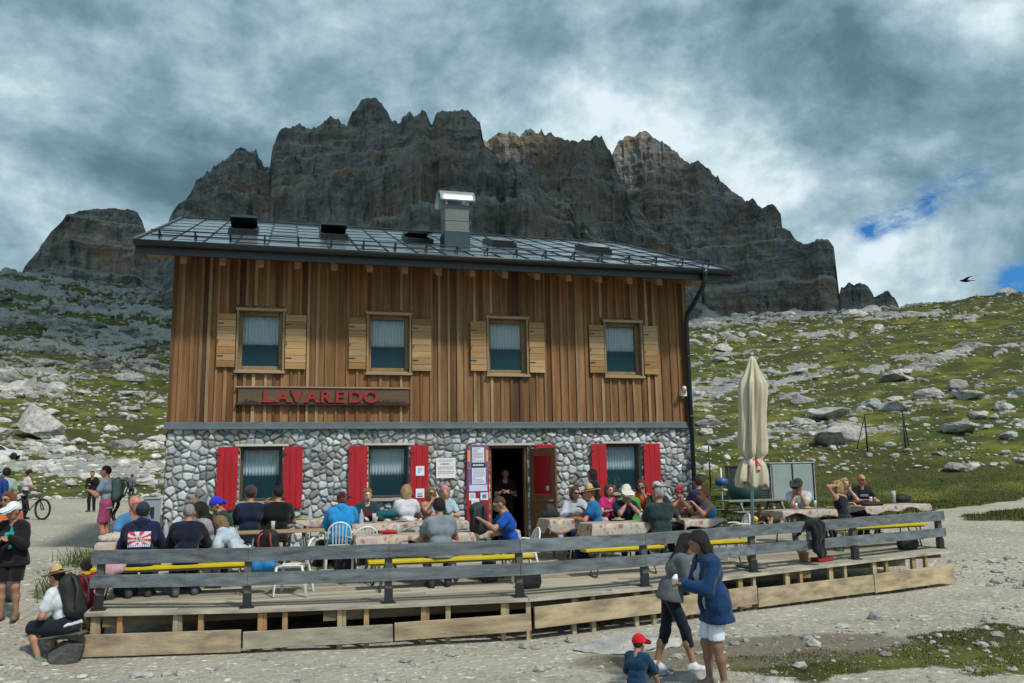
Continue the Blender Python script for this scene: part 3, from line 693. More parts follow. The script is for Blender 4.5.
def red_shutter(x0, x1, z0, z1):
    mb = MB(); n = max(2, int((x1-x0)/.12))
    for i in range(n): mb.box(x0+(x1-x0)*i/n+.0015, x0+(x1-x0)*(i+1)/n-.0015, -.075, -.045, z0, z1)
    mb.box(x0+.02, x1-.02, -.044, -.03, z0+.2, z0+.27); mb.box(x0+.02, x1-.02, -.044, -.03, z1-.27, z1-.2)
    s_ = mb.build('red_shutter', REDM, hut, bevel=.003)
    for zz_ in (z0+.18, z1-.18): mb = MB(); mb.box(x0-.03, x0+.06, -.082, -.077, zz_, zz_+.035); mb.build('hinge', METD, s_)
    return s_
for a, b in ((.97, 1.365), (2.245, 2.62), (3.545, 3.925), (4.83, 5.215), (8.89, 9.245), (10.15, 10.56)): red_shutter(a, b, 1.17, 2.415)
# door: dark frame, open leaf folded back outwards, red outer shutters on both sides
mb = MB(); x0, x1, z0, z1 = DOOR
for (a, b, c, d) in ((x0, x0+.06, z0, z1), (x1-.06, x1, z0, z1), (x0+.06, x1-.06, z1-.06, z1)): mb.box(a+.002, b-.002, .06, .2, c+.002, d-.002)
dr = mb.build('door_frame', mat('door_wood', (.16, .085, .03), .5, .25, 2, .2, 20, stretch=(6, 6, .6)), hut, bevel=.005)
mb = MB(); mb.box(x0-.06, x1+.16, -.03, .1, z1+.003, z1+.05, (.5, .5, .47)); mb.build('lintel', MC['concrete'], dr)
mb = MB(); mb.box(x0-.1, x1+.2, -.3, .05, .1, .262, (.3, .3, .28)); mb.build('threshold', MC['concrete'], dr)
hx, th, L = 7.45, rad(66), .84
def lp(s_, n_, z): return (hx+s_*math.cos(th)+n_*math.sin(th), -.03-s_*math.sin(th)+n_*math.cos(th), z)
mb = MB()
def lbox(s0, s1, n0, n1, a, b, mb_, c=(1,1,1)):
    vs = [lp(s_, n_, z) for s_ in (s0, s1) for n_ in (n0, n1) for z in (a, b)]
    mb_.add(vs, [(0,1,3,2),(4,6,7,5),(0,4,5,1),(2,3,7,6),(0,2,6,4),(1,5,7,3)], c)
for (a, b, c, d) in ((0, .12, .3, 2.33), (L-.12, L, .3, 2.33), (.12, L-.12, .3, .48), (.12, L-.12, 2.17, 2.33), (.12, L-.12, 1.18, 1.34), (.12, L-.12, .48, .5)): lbox(a+.001, b-.001, 0, .05, c, d-.002, mb)
lbox(.12, L-.12, .015, .035, .5, 1.18, mb); lbox(.2, L-.2, .006, .014, .58, 1.1, mb)
leaf = mb.build('door_leaf', MC['door_wood'], hut, bevel=.004)
mb = MB(); lbox(.125, L-.125, .02, .026, 1.345, 2.165, mb); mb.build('pane', mat('shutter_view_glass', (.30, .01, .018), .25, .05, 2), leaf)  # red base colour paints in the shutter seen through the glass
mb = MB(); mb.tube([lp(L-.06, -.03, 1.22), lp(L-.06, -.06, 1.22), lp(L-.17, -.06, 1.22)], .01, 8); lbox(L-.3, L-.2, -.004, -.001, 1.42, 1.52, mb); mb.build('handle', mat('pale_metal', (.6, .6, .58), .35, .05, 3, metal=.6), leaf)
lf = red_shutter(6.03, 6.53, .62, 2.415); red_shutter(7.58, 8.04, .62, 2.415)
# posters
PAPER = mat('paper', (1, 1, 1), .7, .04, 5, attr='col')
def poster(parent, x0, x1, z0, z1, y, bg_, lines, name='poster', seed=0):
    q = random.Random(seed); mb = MB(); mb.box(x0, x1, y, y+.004, z0, z1, bg_)
    for (a, b, c, d, col, kind) in lines:
        X0, X1, Z0, Z1 = x0+(x1-x0)*a, x0+(x1-x0)*b, z0+(z1-z0)*c, z0+(z1-z0)*d
        if kind == 'fill': mb.box(X0, X1, y-.002, y-.0005, Z0, Z1, col)
        else:
            n = kind
            for i in range(n):
                zt = Z1-(Z1-Z0)*(i+.15)/n; zb = Z1-(Z1-Z0)*(i+.75)/n; xx = X0
                while xx < X1-.01:
                    ww = q.uniform(.01, .045); xe = min(X1, xx+ww)
                    mb.box(xx, xe, y-.002, y-.0005, zb, zt, col); xx = xe+.009
                    if q.random() < .06: break
    return mb.build(name, PAPER, parent)
BL = (.10, .16, .42); WHT = (.68, .72, .80); PB = (.52, .60, .80); RD = (.55, .06, .06); GY = (.25, .27, .33)
mb = MB(); mb.box(6.06, 6.50, -.085, -.078, 1.42, 2.40, (.10, .12, .28)); mb.build('display_board', PAPER, hut)
poster(hut, 6.16, 6.42, 2.04, 2.36, -.092, WHT, [(.08, .92, .05, .95, GY, 9)], seed=1)
poster(hut, 6.14, 6.44, 1.94, 2.02, -.092, (.02, .02, .03), [(.1, .9, .15, .85, (.7, .7, .7), 1)], seed=2)
poster(hut, 6.15, 6.45, 1.58, 1.92, -.092, WHT, [(.08, .92, .05, .95, (.35, .38, .5), 10)], seed=3)
poster(hut, 6.09, 6.48, 1.43, 1.565, -.092, PB, [(.08, .6, .2, .8, WHT, 3)], seed=4)
for (a, b) in ((6.05, 6.11), (6.45, 6.51)): poster(hut, a, b, 1.9, 2.3, -.096, (.75, .28, .08), [(.1, .9, .05, .4, (.08, .1, .3), 'fill')], seed=5)
poster(hut, 6.33, 6.50, 1.24, 1.40, -.088, (.62, .68, .8), [(.25, .75, .25, .75, BL, 'fill')], seed=6)
poster(hut, 6.08, 6.22, 1.24, 1.40, -.088, (.62, .68, .8), [(.2, .8, .3, .8, GY, 3)], seed=7)
poster(hut, 6.13, 6.30, .80, 1.28, -.098, (.72, .76, .82), [(.2, .8, .35, .9, (.2, .35, .5), 5), (.2, .8, .08, .22, (.1, .1, .12), 'fill')], seed=8)
poster(hut, 5.38, 5.80, 1.72, 2.14, -.05, (.70, .74, .74), [(.1, .9, .80, .93, (.25, .4, .55), 2), (.22, .8, .64, .76, RD, 1), (.1, .92, .42, .60, (.3, .35, .4), 3), (.1, .92, .12, .36, (.55, .2, .2), 3)], 'notice_sheet', 9)
poster(hut, 4.94, 5.12, 1.78, 1.98, -.085, (.70, .76, .84), [(.25, .75, .25, .8, GY, 3)], 'paper_note', 10)
poster(hut, 4.94, 5.12, 1.32, 1.51, -.085, (.70, .76, .84), [(.2, .8, .3, .55, BL, 2), (.2, .8, .1, .25, (.1, .1, .1), 'fill')], 'paper_note', 11)

# roof
ROOFM, t = newmat('roof_metal'); pos = t.add('ShaderNodeTexCoord').outputs['Object']
n = t.noise(pos, 1.2, 5, .6); n2 = t.noise(pos, 12, 4, .6)
t.l.new(t.mix(n, (.11, .16, .19), (.22, .29, .33)), t.b.inputs['Base Color']); t.b.inputs['Metallic'].default_value = .4
t.l.new(t.ramp(n2, [(.3, .14), (.7, .28)]), t.b.inputs['Roughness'])
EX0, EX1, EY = -.582, 12.10, -1.038
def rp(x, y, h=0):      # point on the front slope, h above the sheet
    nrm = Vector((0, -SL, 1)).normalized(); return Vector((x, y, 6.32+SL*(y-EY)))+nrm*h
rf = MB()
def rbox(mb_, x0, x1, y0, y1, h0, h1, c=(1,1,1)):
    vs = [rp(x, y, h) for x in (x0, x1) for y in (y0, y1) for h in (h0, h1)]
    mb_.add(vs, [(0,1,3,2),(4,6,7,5),(0,4,5,1),(2,3,7,6),(0,2,6,4),(1,5,7,3)], c)
RY = 5.846
rbox(rf, EX0, EX1, EY, RY, -.03, 0)
vs = [(x, y, z) for x in (EX0, EX1) for (y, z) in ((RY+.002, 6.32+SL*(RY-EY)), (RY+.002, 6.32+SL*(RY-EY)-.03), (2*RY-EY, 6.32), (2*RY-EY, 6.29))]
rf.add(vs, [(0,1,3,2),(4,6,7,5),(0,4,5,1),(2,3,7,6),(0,2,6,4),(1,5,7,3)])
# individual sheets, each tipped a hair so they mirror the sky differently
nx = 21; ny = 7; q = random.Random(3)
for i in range(nx):
    for j in range(ny):
        xa, xb = EX0+(EX1-EX0)*i/nx, EX0+(EX1-EX0)*(i+1)/nx; off = .5*(i % 2)
        ya, yb = EY+(RY-EY)*max(0, (j-off))/ny, EY+(RY-EY)*min(ny, (j+1-off))/ny
        if i % 2 and j == ny-1: yb = RY
        if yb-ya < .05: continue
        h = [.004+q.uniform(0, .012) for _ in range(4)]
        rf.add([rp(xa+.03, ya+.02, h[0]), rp(xb-.03, ya+.02, h[1]), rp(xb-.03, yb-.02, h[2]), rp(xa+.03, yb-.02, h[3])], [(0, 1, 2, 3)])
roof = rf.build('roof', ROOFM, hut)
mb = MB()
for i in range(nx+1):
    x = EX0+(EX1-EX0)*i/nx; rbox(mb, x-.011, x+.011, EY, RY, .001, .028)
for i in range(nx):
    xa, xb = EX0+(EX1-EX0)*i/nx, EX0+(EX1-EX0)*(i+1)/nx
    for j in range(1, ny+1):
        y = EY+(RY-EY)*(j-.5*(i % 2))/ny
        if y < RY-.05: rbox(mb, xa+.02, xb-.02, y-.014, y+.014, .001, .02)
rbox(mb, EX0-.02, EX1+.02, RY-.12, RY+.06, .03, .06)
mb.build('roof_seam', METD, roof)
mb = MB()       # bright verge and ridge edge
for x in (EX0-.045, EX1+.005): rbox(mb, x, x+.04, EY-.02, RY, -.06, .05)
mb.build('verge_trim', GREYM, roof)
mb = MB()       # fascia + gutter
mb.box(EX0, EX1, EY+.0, EY+.05, 6.06, 6.28)
prof = [(-.075+.075*math.cos(a), -.075*math.sin(a)) for a in np.linspace(0, PI, 9)]
def gut(u, v):
    a = PI*v; return (EX0-.02+(EX1-EX0+.04)*u, EY-.085+.085*math.cos(a), 6.30-.10*math.sin(a)-.0)
mb.grid(gut, 1, 12); mb.build('gutter', METD, roof, solid=.006)
mb = MB()       # soffit boards and rafter tails
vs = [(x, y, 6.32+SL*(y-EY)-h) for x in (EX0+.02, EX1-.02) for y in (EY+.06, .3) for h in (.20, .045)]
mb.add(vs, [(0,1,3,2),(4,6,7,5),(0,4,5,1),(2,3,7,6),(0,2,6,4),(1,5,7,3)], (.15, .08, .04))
for i in range(16):
    x = .25+i*(WX-.5)/15
    vs = [(xx, y, z) for xx in (x-.06, x+.06) for (y, z) in ((EY+.30, 5.97), (EY+.30, 6.22), (.0, 6.28), (.0, 6.60))]
    mb.add(vs, [(0,1,3,2),(4,6,7,5),(0,4,5,1),(2,3,7,6),(0,2,6,4),(1,5,7,3)], (.40, .25, .12))
for x0, x1 in ((EX0+.05, .0), (WX, EX1-.05)):
    for y in (.12, 2.9, 5.8): 
        z = 6.32+SL*(y-EY)-.42; mb.box(x0, x1, y-.1, y+.1, z-.02, z+.18, (.36, .22, .10))
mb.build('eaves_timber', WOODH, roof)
mb = MB()       # snow guard: rail on brackets along the eave
ns = 19
for i in range(ns):
    x = EX0+.35+i*(EX1-EX0-.7)/(ns-1); mb.beam(rp(x, EY+.45, 0), rp(x, EY+.45, .20), .03, .015); mb.beam(rp(x, EY+.45, .19), rp(x, EY+.72, .02), .03, .012)
for h in (.09, .18): mb.tube([rp(EX0+.2, EY+.44, h), rp(EX1-.2, EY+.44, h)], .014, 6)
mb.build('snow_guard', METD, roof)
# roof windows
def skylight(x, y, raised, label=None):
    mb = MB(); w_, l_ = .64, 1.05
    for (a, b, c, d) in ((x, x+.08, y, y+l_), (x+w_-.08, x+w_, y, y+l_), (x+.08, x+w_-.08, y, y+.08), (x+.08, x+w_-.08, y+l_-.08, y+l_)): rbox(mb, a, b, c, d, .01, .13)
    rbox(mb, x+.08, x+w_-.08, y+.08, y+l_-.08, .01, .05)
    s_ = mb.build('skylight', METD, roof, bevel=.005)
    mb = MB()
    if raised:      # sash pivoted open
        p0, p1 = rp(x+.02, y+.12, .15), rp(x+w_-.02, y+.12, .15); k = rad(raised)
        dv_ = Vector((0, math.cos(k), math.sin(k))); nn = Vector((0, -math.sin(k), math.cos(k)))
        b0 = rp(x+.02, y+l_*.55, .13); b0.z += .05
        a0 = b0-dv_*.5; vs = [a0+Vector((dx, 0, 0))+dv_*s2+nn*h for dx in (0, w_-.04) for s2 in (0, 1.0) for h in (0, .06)]
        mb.add(vs, [(0,1,3,2),(4,6,7,5),(0,4,5,1),(2,3,7,6),(0,2,6,4),(1,5,7,3)])
    else: rbox(mb, x+.05, x+w_-.05, y+.05, y+l_-.05, .14, .18)
    mb.build('sash', mat('roof_glass', (.02, .03, .035), .12, .05, 2, spec=.6), s_)
skylight(.90, 1.6, -4); skylight(2.95, 1.6, 2); skylight(5.0, 1.7, 12); skylight(7.15, 1.9, 0); skylight(9.6, 1.6, 0)
# chimney
cx0, cx1, cy0, cy1 = 5.75, 6.32, .75, 1.30
mb = MB(); mb.box(cx0-.02, cx1+.02, cy0-.02, cy1+.02, 6.85, 7.42); ch = mb.build('chimney', mat('blue_grey_sheet', (.04, .065, .08), .4, .1, 3, metal=.4), roof, bevel=.01)
mb = MB(); mb.box(cx0, cx1, cy0, cy1, 7.42, 8.06); mb.box(cx0-.01, cx1+.01, cy0-.01, cy1+.01, 7.66, 7.675)
mb.build('chimney_shaft', mat('shaft_sheet', (.13, .15, .148), .5, .1, 3, metal=.3), ch, bevel=.006)
mb = MB()
def cap_(u, v):
    a = PI*(.04+.92*v); return (cx0-.13+(cx1-cx0+.26)*u, (cy0+cy1)/2-.40*math.cos(a), 8.13+.37*math.sin(a)-.06)
mb.grid(cap_, 8, 22); 
for x in (cx0+.04, cx1-.04):
    for y in (cy0+.03, cy1-.03): mb.box(x-.02, x+.02, y-.02, y+.02, 8.05, 8.3)
mb.build('chimney_cap', mat('bright_steel', (.62, .66, .66), .38, .08, 4, metal=.85), ch, solid=.012)
# downpipe at the right corner
mb = MB(); mb.tube([(11.36, EY-.085, 6.26), (11.36, EY-.085, 6.02), (11.36, EY+.1, 5.85), (11.35, -.20, 5.42), (11.35, -.13, 5.2), (11.35, -.13, -.3)], .055, 12); mb.tube([(11.36, EY-.085, 6.28), (11.36, EY-.085, 6.12)], [.10, .055], 12)
for z in (1.2, 3.0, 4.4): mb.tube([(11.35, -.13, z), (11.35, -.13, z+.05)], .066, 12)
mb.build('downpipe', mat('pipe_paint', (.012, .026, .030), .4, .1, 3), hut)
mb = MB(); mb.box(11.12, 11.26, -.16, -.05, 3.5, 3.62); mb.tube([(11.20, -.16, 3.60), (11.12, -.32, 3.68)], .045, 10); mb.tube([(11.20, -.08, 3.5), (11.20, -.08, 3.45)], .02, 8)
mb.build('security_camera', mat('white_plastic', (.65, .65, .62), .4, .05, 3), hut)
# name board
mb = MB(); mb.box(1.32, 4.78, -.125, -.085, 3.30, 3.60, (.115, .075, .045)); mb.box(1.28, 4.82, -.150, -.060, 3.605, 3.635, (.30, .24, .18)); mb.box(1.28, 4.82, -.145, -.065, 3.25, 3.30, (.035, .025, .02))
for i in range(18):
    x = 4.0+.04*i; mb.box(x, x+.025, -.15, -.127, 3.27, 3.27+r0.uniform(.05, .1), (.04, .025, .02))
for i in range(6):
    x = 1.42+.05*i; mb.box(x, x+.03, -.15, -.127, 3.27, 3.27+r0.uniform(.05, .12), (.04, .025, .02))
sg = mb.build('name_board', WOODH, hut, bevel=.004)
def text_mesh(s_, size, ext, mtl, name, parent, loc, off=.0, sx=1.0, sp=1.0):
    cu = bpy.data.curves.new(name, 'FONT'); cu.body = s_; cu.size = size; cu.extrude = ext; cu.offset = off; cu.space_character = sp; cu.bevel_depth = .0
    tmp = bpy.data.objects.new('tmp', cu); COL.objects.link(tmp)
    me = bpy.data.meshes.new_from_object(tmp.evaluated_get(bpy.context.evaluated_depsgraph_get())); bpy.data.objects.remove(tmp)
    me.transform(Matrix.Diagonal((sx, 1, 1, 1))); me.transform(Matrix.Rotation(PI/2, 4, 'X')); me.materials.append(mtl)
    o = bpy.data.objects.new(name, me); COL.objects.link(o); o.parent = parent; o.location = loc; return o
LET = mat('red_lettering', (.26, .022, .018), .6, .2, 6)
x = 1.80
for i, chx in enumerate('LAVAREDO'):
    text_mesh(chx, .345, .02, LET, 'letter', sg, (x, -.148, 3.315), .011, 1.12); x += (.27, .29, .29, .29, .30, .275, .31, .3)[i]
# serifs on the letters' feet
mb = MB()
for xs in (1.79, 1.98, 2.05, 2.31, 2.63, 2.89, 2.94, 3.16): mb.box(xs, xs+.07, -.166, -.13, 3.312, 3.334)
mb.build('letter_serifs', LET, sg)
# ------------------------------------------------------------------ terrace
def zd(y): return max(0.0, (y+4.8))*.07
FR = [(-.34, -4.77), (1.85, -5.26), (3.75, -5.56), (5.80, -5.72), (7.84, -5.31), (10.27, -4.51), (15.42, -3.29)]
def fy(x): return float(np.interp(x, [p[0] for p in FR], [p[1] for p in FR]))
DECKW = mat('deck_planks', (1, 1, 1), .8, .30, 1.4, .35, 18, stretch=(.7, 9, 9), attr='col')
RAWW = mat('raw_timber', (1, 1, 1), .8, .40, 1.3, .35, 14, stretch=(.9, 6, 6), attr='col')
STUD = mat('stud_timber', (1, 1, 1), .8, .2, 1.3, .3, 14, stretch=(6, 6, .8), attr='col')
GREYW = mat('grey_rail_wood', (1, 1, 1), .82, .42, 1.9, .5, 16, stretch=(.7, 7, 7), attr='col')
deck = thing('wooden_terrace', 'raised plank terrace on stud legs running along the front of the hut', 'terrace', (5, -3, 0))
deck.location = (0, 0, 0)
mb = MB(); q = random.Random(4); y = -5.9; pw = .142
def xr_(y): return 15.42+(y+3.29)*.22 if y > -3.29 else float(np.interp(y, [-5.72, -5.31, -4.51, -3.29], [5.80, 7.84, 10.27, 15.42]))
def xl_(y): return -.34+(y+4.77)*.02 if y > -4.77 else float(np.interp(y, [-5.72, -5.56, -5.26, -4.77], [5.80, 3.75, 1.85, -.34]))
while y < -.02:
    ya, yb = y, min(y+pw, -.02)
    if yb > -5.70:
        a0, a1 = xl_(max(ya, -5.715)), xr_(max(ya, -5.715)); b0, b1 = xl_(yb), xr_(yb)
        cuts = [min(a0, b0)]; x = cuts[0]+q.uniform(1, 3.5)
        while x < max(a1, b1)-.5: cuts.append(x); x += q.uniform(2.5, 4)
        cuts.append(max(a1, b1))
        for i in range(len(cuts)-1):
            k = q.uniform(.8, 1.15); c = tuple(k*v for v in q.choice([(.36, .325, .255), (.33, .30, .235), (.40, .37, .30), (.30, .27, .21)]))
            l0, l1 = (a0, b0) if i == 0 else (cuts[i]+.002,)*2; r0_, r1_ = (a1, b1) if i == len(cuts)-2 else (cuts[i+1]-.002,)*2
            za, zb = zd(ya), zd(yb)
            mb.add([(l0, ya+.003, za), (r0_, ya+.003, za), (r1_, yb-.003, zb), (l1, yb-.003, zb), (l0, ya+.003, za-.03), (r0_, ya+.003, za-.03), (r1_, yb-.003, zb-.03), (l1, yb-.003, zb-.03)],
                   [(0,1,2,3),(4,7,6,5),(0,4,5,1),(1,5,6,2),(2,6,7,3),(3,7,4,0)], c)
    y += pw
mb.build('decking', DECKW, deck)
mb = MB()   # dark frame under the planks
for yy in np.arange(-5.4, -.1, .6):
    if yy > -5.6: mb.box(xl_(yy)+.1, xr_(yy)-.1, yy, yy+.06, zd(yy)-.2, zd(yy)-.035, (.20, .15, .09))
mb.build('joist_frame', RAWW, deck)
def along(pts, s_):
    t = 0
    for a, b in zip(pts[:-1], pts[1:]):
        L_ = math.dist(a, b)
        if t+L_ >= s_: k = (s_-t)/L_; return (a[0]+(b[0]-a[0])*k, a[1]+(b[1]-a[1])*k), (b[0]-a[0], b[1]-a[1])
        t += L_
    return b, (b[0]-a[0], b[1]-a[1])
for i, (a, b) in enumerate(zip(FR[:-1], FR[1:])):   # edge boards
    mb = MB(); mb.beam((a[0], a[1]-.022, zd(a[1])-.022), (b[0], b[1]-.022, zd(b[1])-.022), .035, .05, (.44, .40, .32)); mb.build('edge_board', RAWW, deck)
tot = sum(math.dist(a, b) for a, b in zip(FR[:-1], FR[1:]))
s_ = .12; n = 0
while s_ < tot-.05:
    (x, y), d = along(FR, s_); c = q.choice([(.40, .26, .12), (.44, .34, .20), (.36, .30, .20), (.42, .24, .09)])
    mb = MB(); an = math.atan2(d[1], d[0]); Mx = Matrix.Translation((x, y+.045, zd(y)*.9)) @ Matrix.Rotation(an, 4, 'Z')
    mb.box(-.035, .035, -.03, .03, -.68, -.05, c, Mx)
    if n % 2 == 0: mb.box(.037, .085, -.02, .03, -.34, -.05, tuple(v*.85 for v in c), Mx)
    mb.build('stud', STUD, deck, bevel=.003); s_ += (.36, .78)[n % 2] + q.uniform(-.04, .04); n += 1
# skirting boards along the ground
for (x0, x1, zt0, zt1, hh, c) in ((-.42, 1.74, -.275, -.26, .29, (.40, .31, .21)), (1.77, 3.78, -.29, -.26, .23, (.36, .32, .25)), (3.80, 5.75, -.24, -.205, .24, (.40, .31, .20)), (5.80, 8.16, -.12, -.10, .30, (.42, .33, .21)), (8.2, 10.1, -.19, -.17, .30, (.40, .31, .20)), (10.12, 12.98, -.22, -.20, .31, (.42, .34, .22)), (13.0, 15.30, -.19, -.16, .34, (.44, .35, .22))):
    mb = MB(); a = (x0, fy(x0)-.075, 0); b = (x1, fy(x1)-.075, 0)
    if x0 < 5.8 < x1+.1: a = (x0, fy(x0)-.10, 0)
    A_, B_ = Vector((a[0], a[1], zt0-hh/2)), Vector((b[0], b[1], zt1-hh/2))
    mb.beam(A_, B_, .04, hh, c); mb.build('skirting_board', RAWW, deck, bevel=.004)
mb = MB(); mb.beam((-.40, -4.75, -.42), (-.38, -3.2, -.42), .04, .28, (.36, .28, .18)); mb.build('skirting_board', RAWW, deck)
# rail fence
fence = thing('rail_fence', 'low weathered grey fence of two wide boards along the terrace edge', 'fence', (0, 0, 0))
PO = [(-.20, -4.64), (1.80, -5.14), (3.74, -5.43), (5.65, -5.57), (7.81, -5.20), (10.22, -4.40), (12.79, -3.75), (15.36, -3.06)]
for i, (x, y) in enumerate(PO):
    mb = MB(); z = zd(y); mb.box(x-.05, x+.05, y-.02, y+.08, z+.012, .80, (.10, .095, .09)); po = mb.build('post', STUD, fence, bevel=.005)
    mb = MB(); mb.box(x-.1, x+.1, y-.07, y+.13, z+.001, z+.012); mb.box(x-.06, x+.06, y-.03, y-.021, z, z+.2); mb.build('post_bracket', METD, po)
for (za, zb, segs) in ((.635, .825, ((0, 3, .0), (3, 4, .0), (4, 6, -.006), (6, 7, .0))), (.31, .485, ((0, 2, .0), (2, 4, .0), (4, 5, .0), (5, 6, 0), (6, 7, 0)))):
    for (i0, i1, dz) in segs:
        for i in range(i0, i1):
            pass
        kk = q.uniform(.85, 1.15); c = (.15*kk, .175*kk, .19*kk)
        mb = MB(); pl_ = PO[i0:i1+1]; off = -.05
        P_ = [Vector((p[0], p[1]+off, (za+zb)/2+dz+zd(p[1])*.4)) for p in pl_]
        if i0 == 0: P_[0] = P_[0]-Vector((.12, -.03, 0))
        if i1 == 7: P_[-1] = P_[-1]+Vector((.12, .03, 0))
        for a, b in zip(P_[:-1], P_[1:]): mb.beam(a, b, .04, zb-za, c, ext=-.001)
        mb.build('rail_board', GREYW, fence, bevel=.004)

# ------------------------------------------------------------------ furniture
YEL = mat('yellow_bench_paint', (.62, .47, .012), .45, .12, 4, .1, 25)
LEG = mat('folding_leg_steel', (.12, .14, .10), .5, .1, 5)
ROSE = None
m, t = newmat('printed_tablecloth'); pos = t.add('ShaderNodeTexCoord').outputs['Object']
v = t.add('ShaderNodeTexVoronoi', i_Vector=pos, i_Scale=8.0); n = t.noise(pos, 5, 4, .6); n2 = t.noise(pos, 17, 3, .5)
c = t.mix(t.ramp(v.outputs['Distance'], [(.25, 1), (.42, 0)]), (.36, .32, .28), t.mix(t.ramp(v.outputs['Color'], [(.35, 0), (.6, 1)]), (.26, .08, .07), (.52, .49, .44)))
c = t.mix(t.ramp(n, [(.5, 0), (.6, .7)]), c, (.50, .38, .28)); c = t.mix(t.ramp(n2, [(.58, 0), (.64, .7)]), c, (.18, .12, .10))
t.l.new(c, t.b.inputs['Base Color']); t.b.inputs['Roughness'].default_value = .6; CLOTHM = m
def bench(x, y, rz, L_, label, top=YEL, h=.47):
    t_ = thing('bench', label, 'bench', (x, y, zd(y)), rz, 'yellow folding benches on the terrace')
    mb = MB(); mb.box(-L_/2, L_/2, -.13, .13, h-.048, h); mb.build('seat', top, t_, bevel=.008)
    mb = MB(); mb.box(-L_/2+.05, L_/2-.05, -.11, -.09, h-.075, h-.050); mb.box(-L_/2+.05, L_/2-.05, .09, .11, h-.075, h-.050); mb.build('seat_rail', LEG, t_)
    for s_ in (-1, 1):
        mb = MB(); X0 = s_*(L_/2-.28)
        for yy in (-.1, .1): mb.tube([(X0, yy, h-.04), (X0+s_*.1, yy*1.25, .01)], .013, 6)
        mb.tube([(X0+s_*.1, -.125, .012), (X0+s_*.1, .125, .012)], .013, 6); mb.tube([(X0+s_*.05, -.11, .24), (X0+s_*.05, .11, .24)], .01, 6)
        mb.tube([(X0+s_*.05, 0, .24), (X0-s_*.18, 0, h-.04)], .009, 6); mb.build('leg', LEG, t_)
    return t_
TW = mat('table_top_wood', (.36, .25, .13), .6, .2, 2, .2, 20, stretch=(.8, 7, 7))
def table(x, y, rz, L_, label, cloth=None, w=.62, h=.76, seed=1, drop=.2):
    t_ = thing('table', label, 'table', (x, y, zd(y)), rz, 'long folding tables on the terrace')
    mb = MB(); mb.box(-L_/2, L_/2, -w/2, w/2, h-.03, h); mb.build('table_top', TW, t_, bevel=.006)
    for s_ in (-1, 1):
        mb = MB(); X0 = s_*(L_/2-.35)
        for yy in (-.24, .24): mb.tube([(X0, yy, h-.03), (X0+s_*.08, yy*1.2, .01)], .016, 6)
        mb.tube([(X0+s_*.08, -.29, .014), (X0+s_*.08, .29, .014)], .016, 6); mb.tube([(X0+s_*.04, -.26, .38), (X0+s_*.04, .26, .38)], .012, 6)
        mb.build('leg', LEG, t_)
    if cloth:
        mb = MB(); q_ = random.Random(seed); ph = [q_.uniform(0, 6) for _ in range(6)]
        nu, nv = 64, 30; cw, cl = w/2+drop, L_/2+drop*.9
        def cf(u, v):
            a = (u*2-1)*cl; b = (v*2-1)*cw; ea, eb = max(0, abs(a)-L_/2-.006), max(0, abs(b)-w/2-.006)
            sa, sb = (1 if a > 0 else -1), (1 if b > 0 else -1)
            wav = .022*math.sin(a*9+ph[0])+.012*math.sin(a*21+ph[1]); wav2 = .02*math.sin(b*11+ph[2])
            X_ = sa*min(abs(a), L_/2+.008)+sa*ea*.08+(sa*wav2*min(1, ea*8) if ea else 0); Y_ = sb*min(abs(b), w/2+.008)+sb*eb*.10+(sb*abs(wav)*min(1, eb*8) if eb else 0)
            return (X_, Y_, h+.006-max(ea, eb)*(.62+.38*math.sin(a*6+ph[3])*math.sin(b*5+a*2.3+ph[4])+.55*min(1, min(ea, eb)*6))+.002*math.sin(a*5+b*9))
        mb.grid(cf, nu, nv); o = mb.build('tablecloth', CLOTHM, None, solid=.003); o.location = (x, y, zd(y)); o.rotation_euler = (0, 0, rz); tag(o, cloth, 'tablecloth', 'printed tablecloths on the terrace tables')
    return t_
WPL = mat('white_chair_plastic', (.66, .70, .68), .4, .06, 4, spec=.5)
def chair(x, y, rz, label):
    # local +Y is the way the sitter faces
    t_ = thing('plastic_chair', label, 'chair', (x, y, zd(y)), rz, 'white plastic garden chairs')
    mb = MB()
    def seat(u, v):
        a, b = u*2-1, v*2-1; return (a*.215*(1-.06*(b < 0)*(-b)), b*.21, .44-.018*(1-a*a)*(1-b*b)*1.5+(-.02*max(0, b)**4))
    mb.grid(seat, 14, 14); mb.build('seat', WPL, t_, solid=.014)
    for sx in (-1, 1):
        for sy in (-1, 1):
            mb = MB(); mb.beam((sx*.20, sy*.19, .44), (sx*.235, sy*.225-(.05 if sy < 0 else 0), .0), .038, .022); mb.tube([(sx*.205, sy*.19, .43), (sx*.24, sy*.23-(.05 if sy < 0 else 0), .0)], [.02, .014], 6); mb.build('leg', WPL, t_)
    mb = MB(); pts = []
    for k in range(13):
        a = PI*k/12; pts.append((-.205*math.cos(a), -.205-.11*(.35+.65*math.sin(a)), .50+.33*math.sin(a)**.55 if k not in (0, 12) else .44))
    mb.tube(pts, .017, 8)
    for k in range(5):
        xx = -.12+.06*k; hh = .50+.33*math.sin(math.acos(min(1, abs(xx)/.205)))**.55
        mb.beam((xx*.9, -.205, .44), (xx, -.205-.11*.97, hh-.01), .024, .008, up=(0, 1, 0))
    mb.build('backrest', WPL, t_)
    for sx in (-1, 1):
        mb = MB(); mb.tube([(sx*.205, -.26, .64), (sx*.245, -.12, .655), (sx*.25, .08, .645), (sx*.235, .17, .60), (sx*.22, .19, .44)], .014, 7); mb.build('armrest', WPL, t_)
    return t_
A = 'end of the terrace'
bench(.73, -4.02, -.02, 2.35, 'yellow bench at the left end of the terrace under the two men in navy')
bench(4.87, -4.40, -.02, 2.65, 'long yellow bench under the man in grey, behind the middle of the fence')
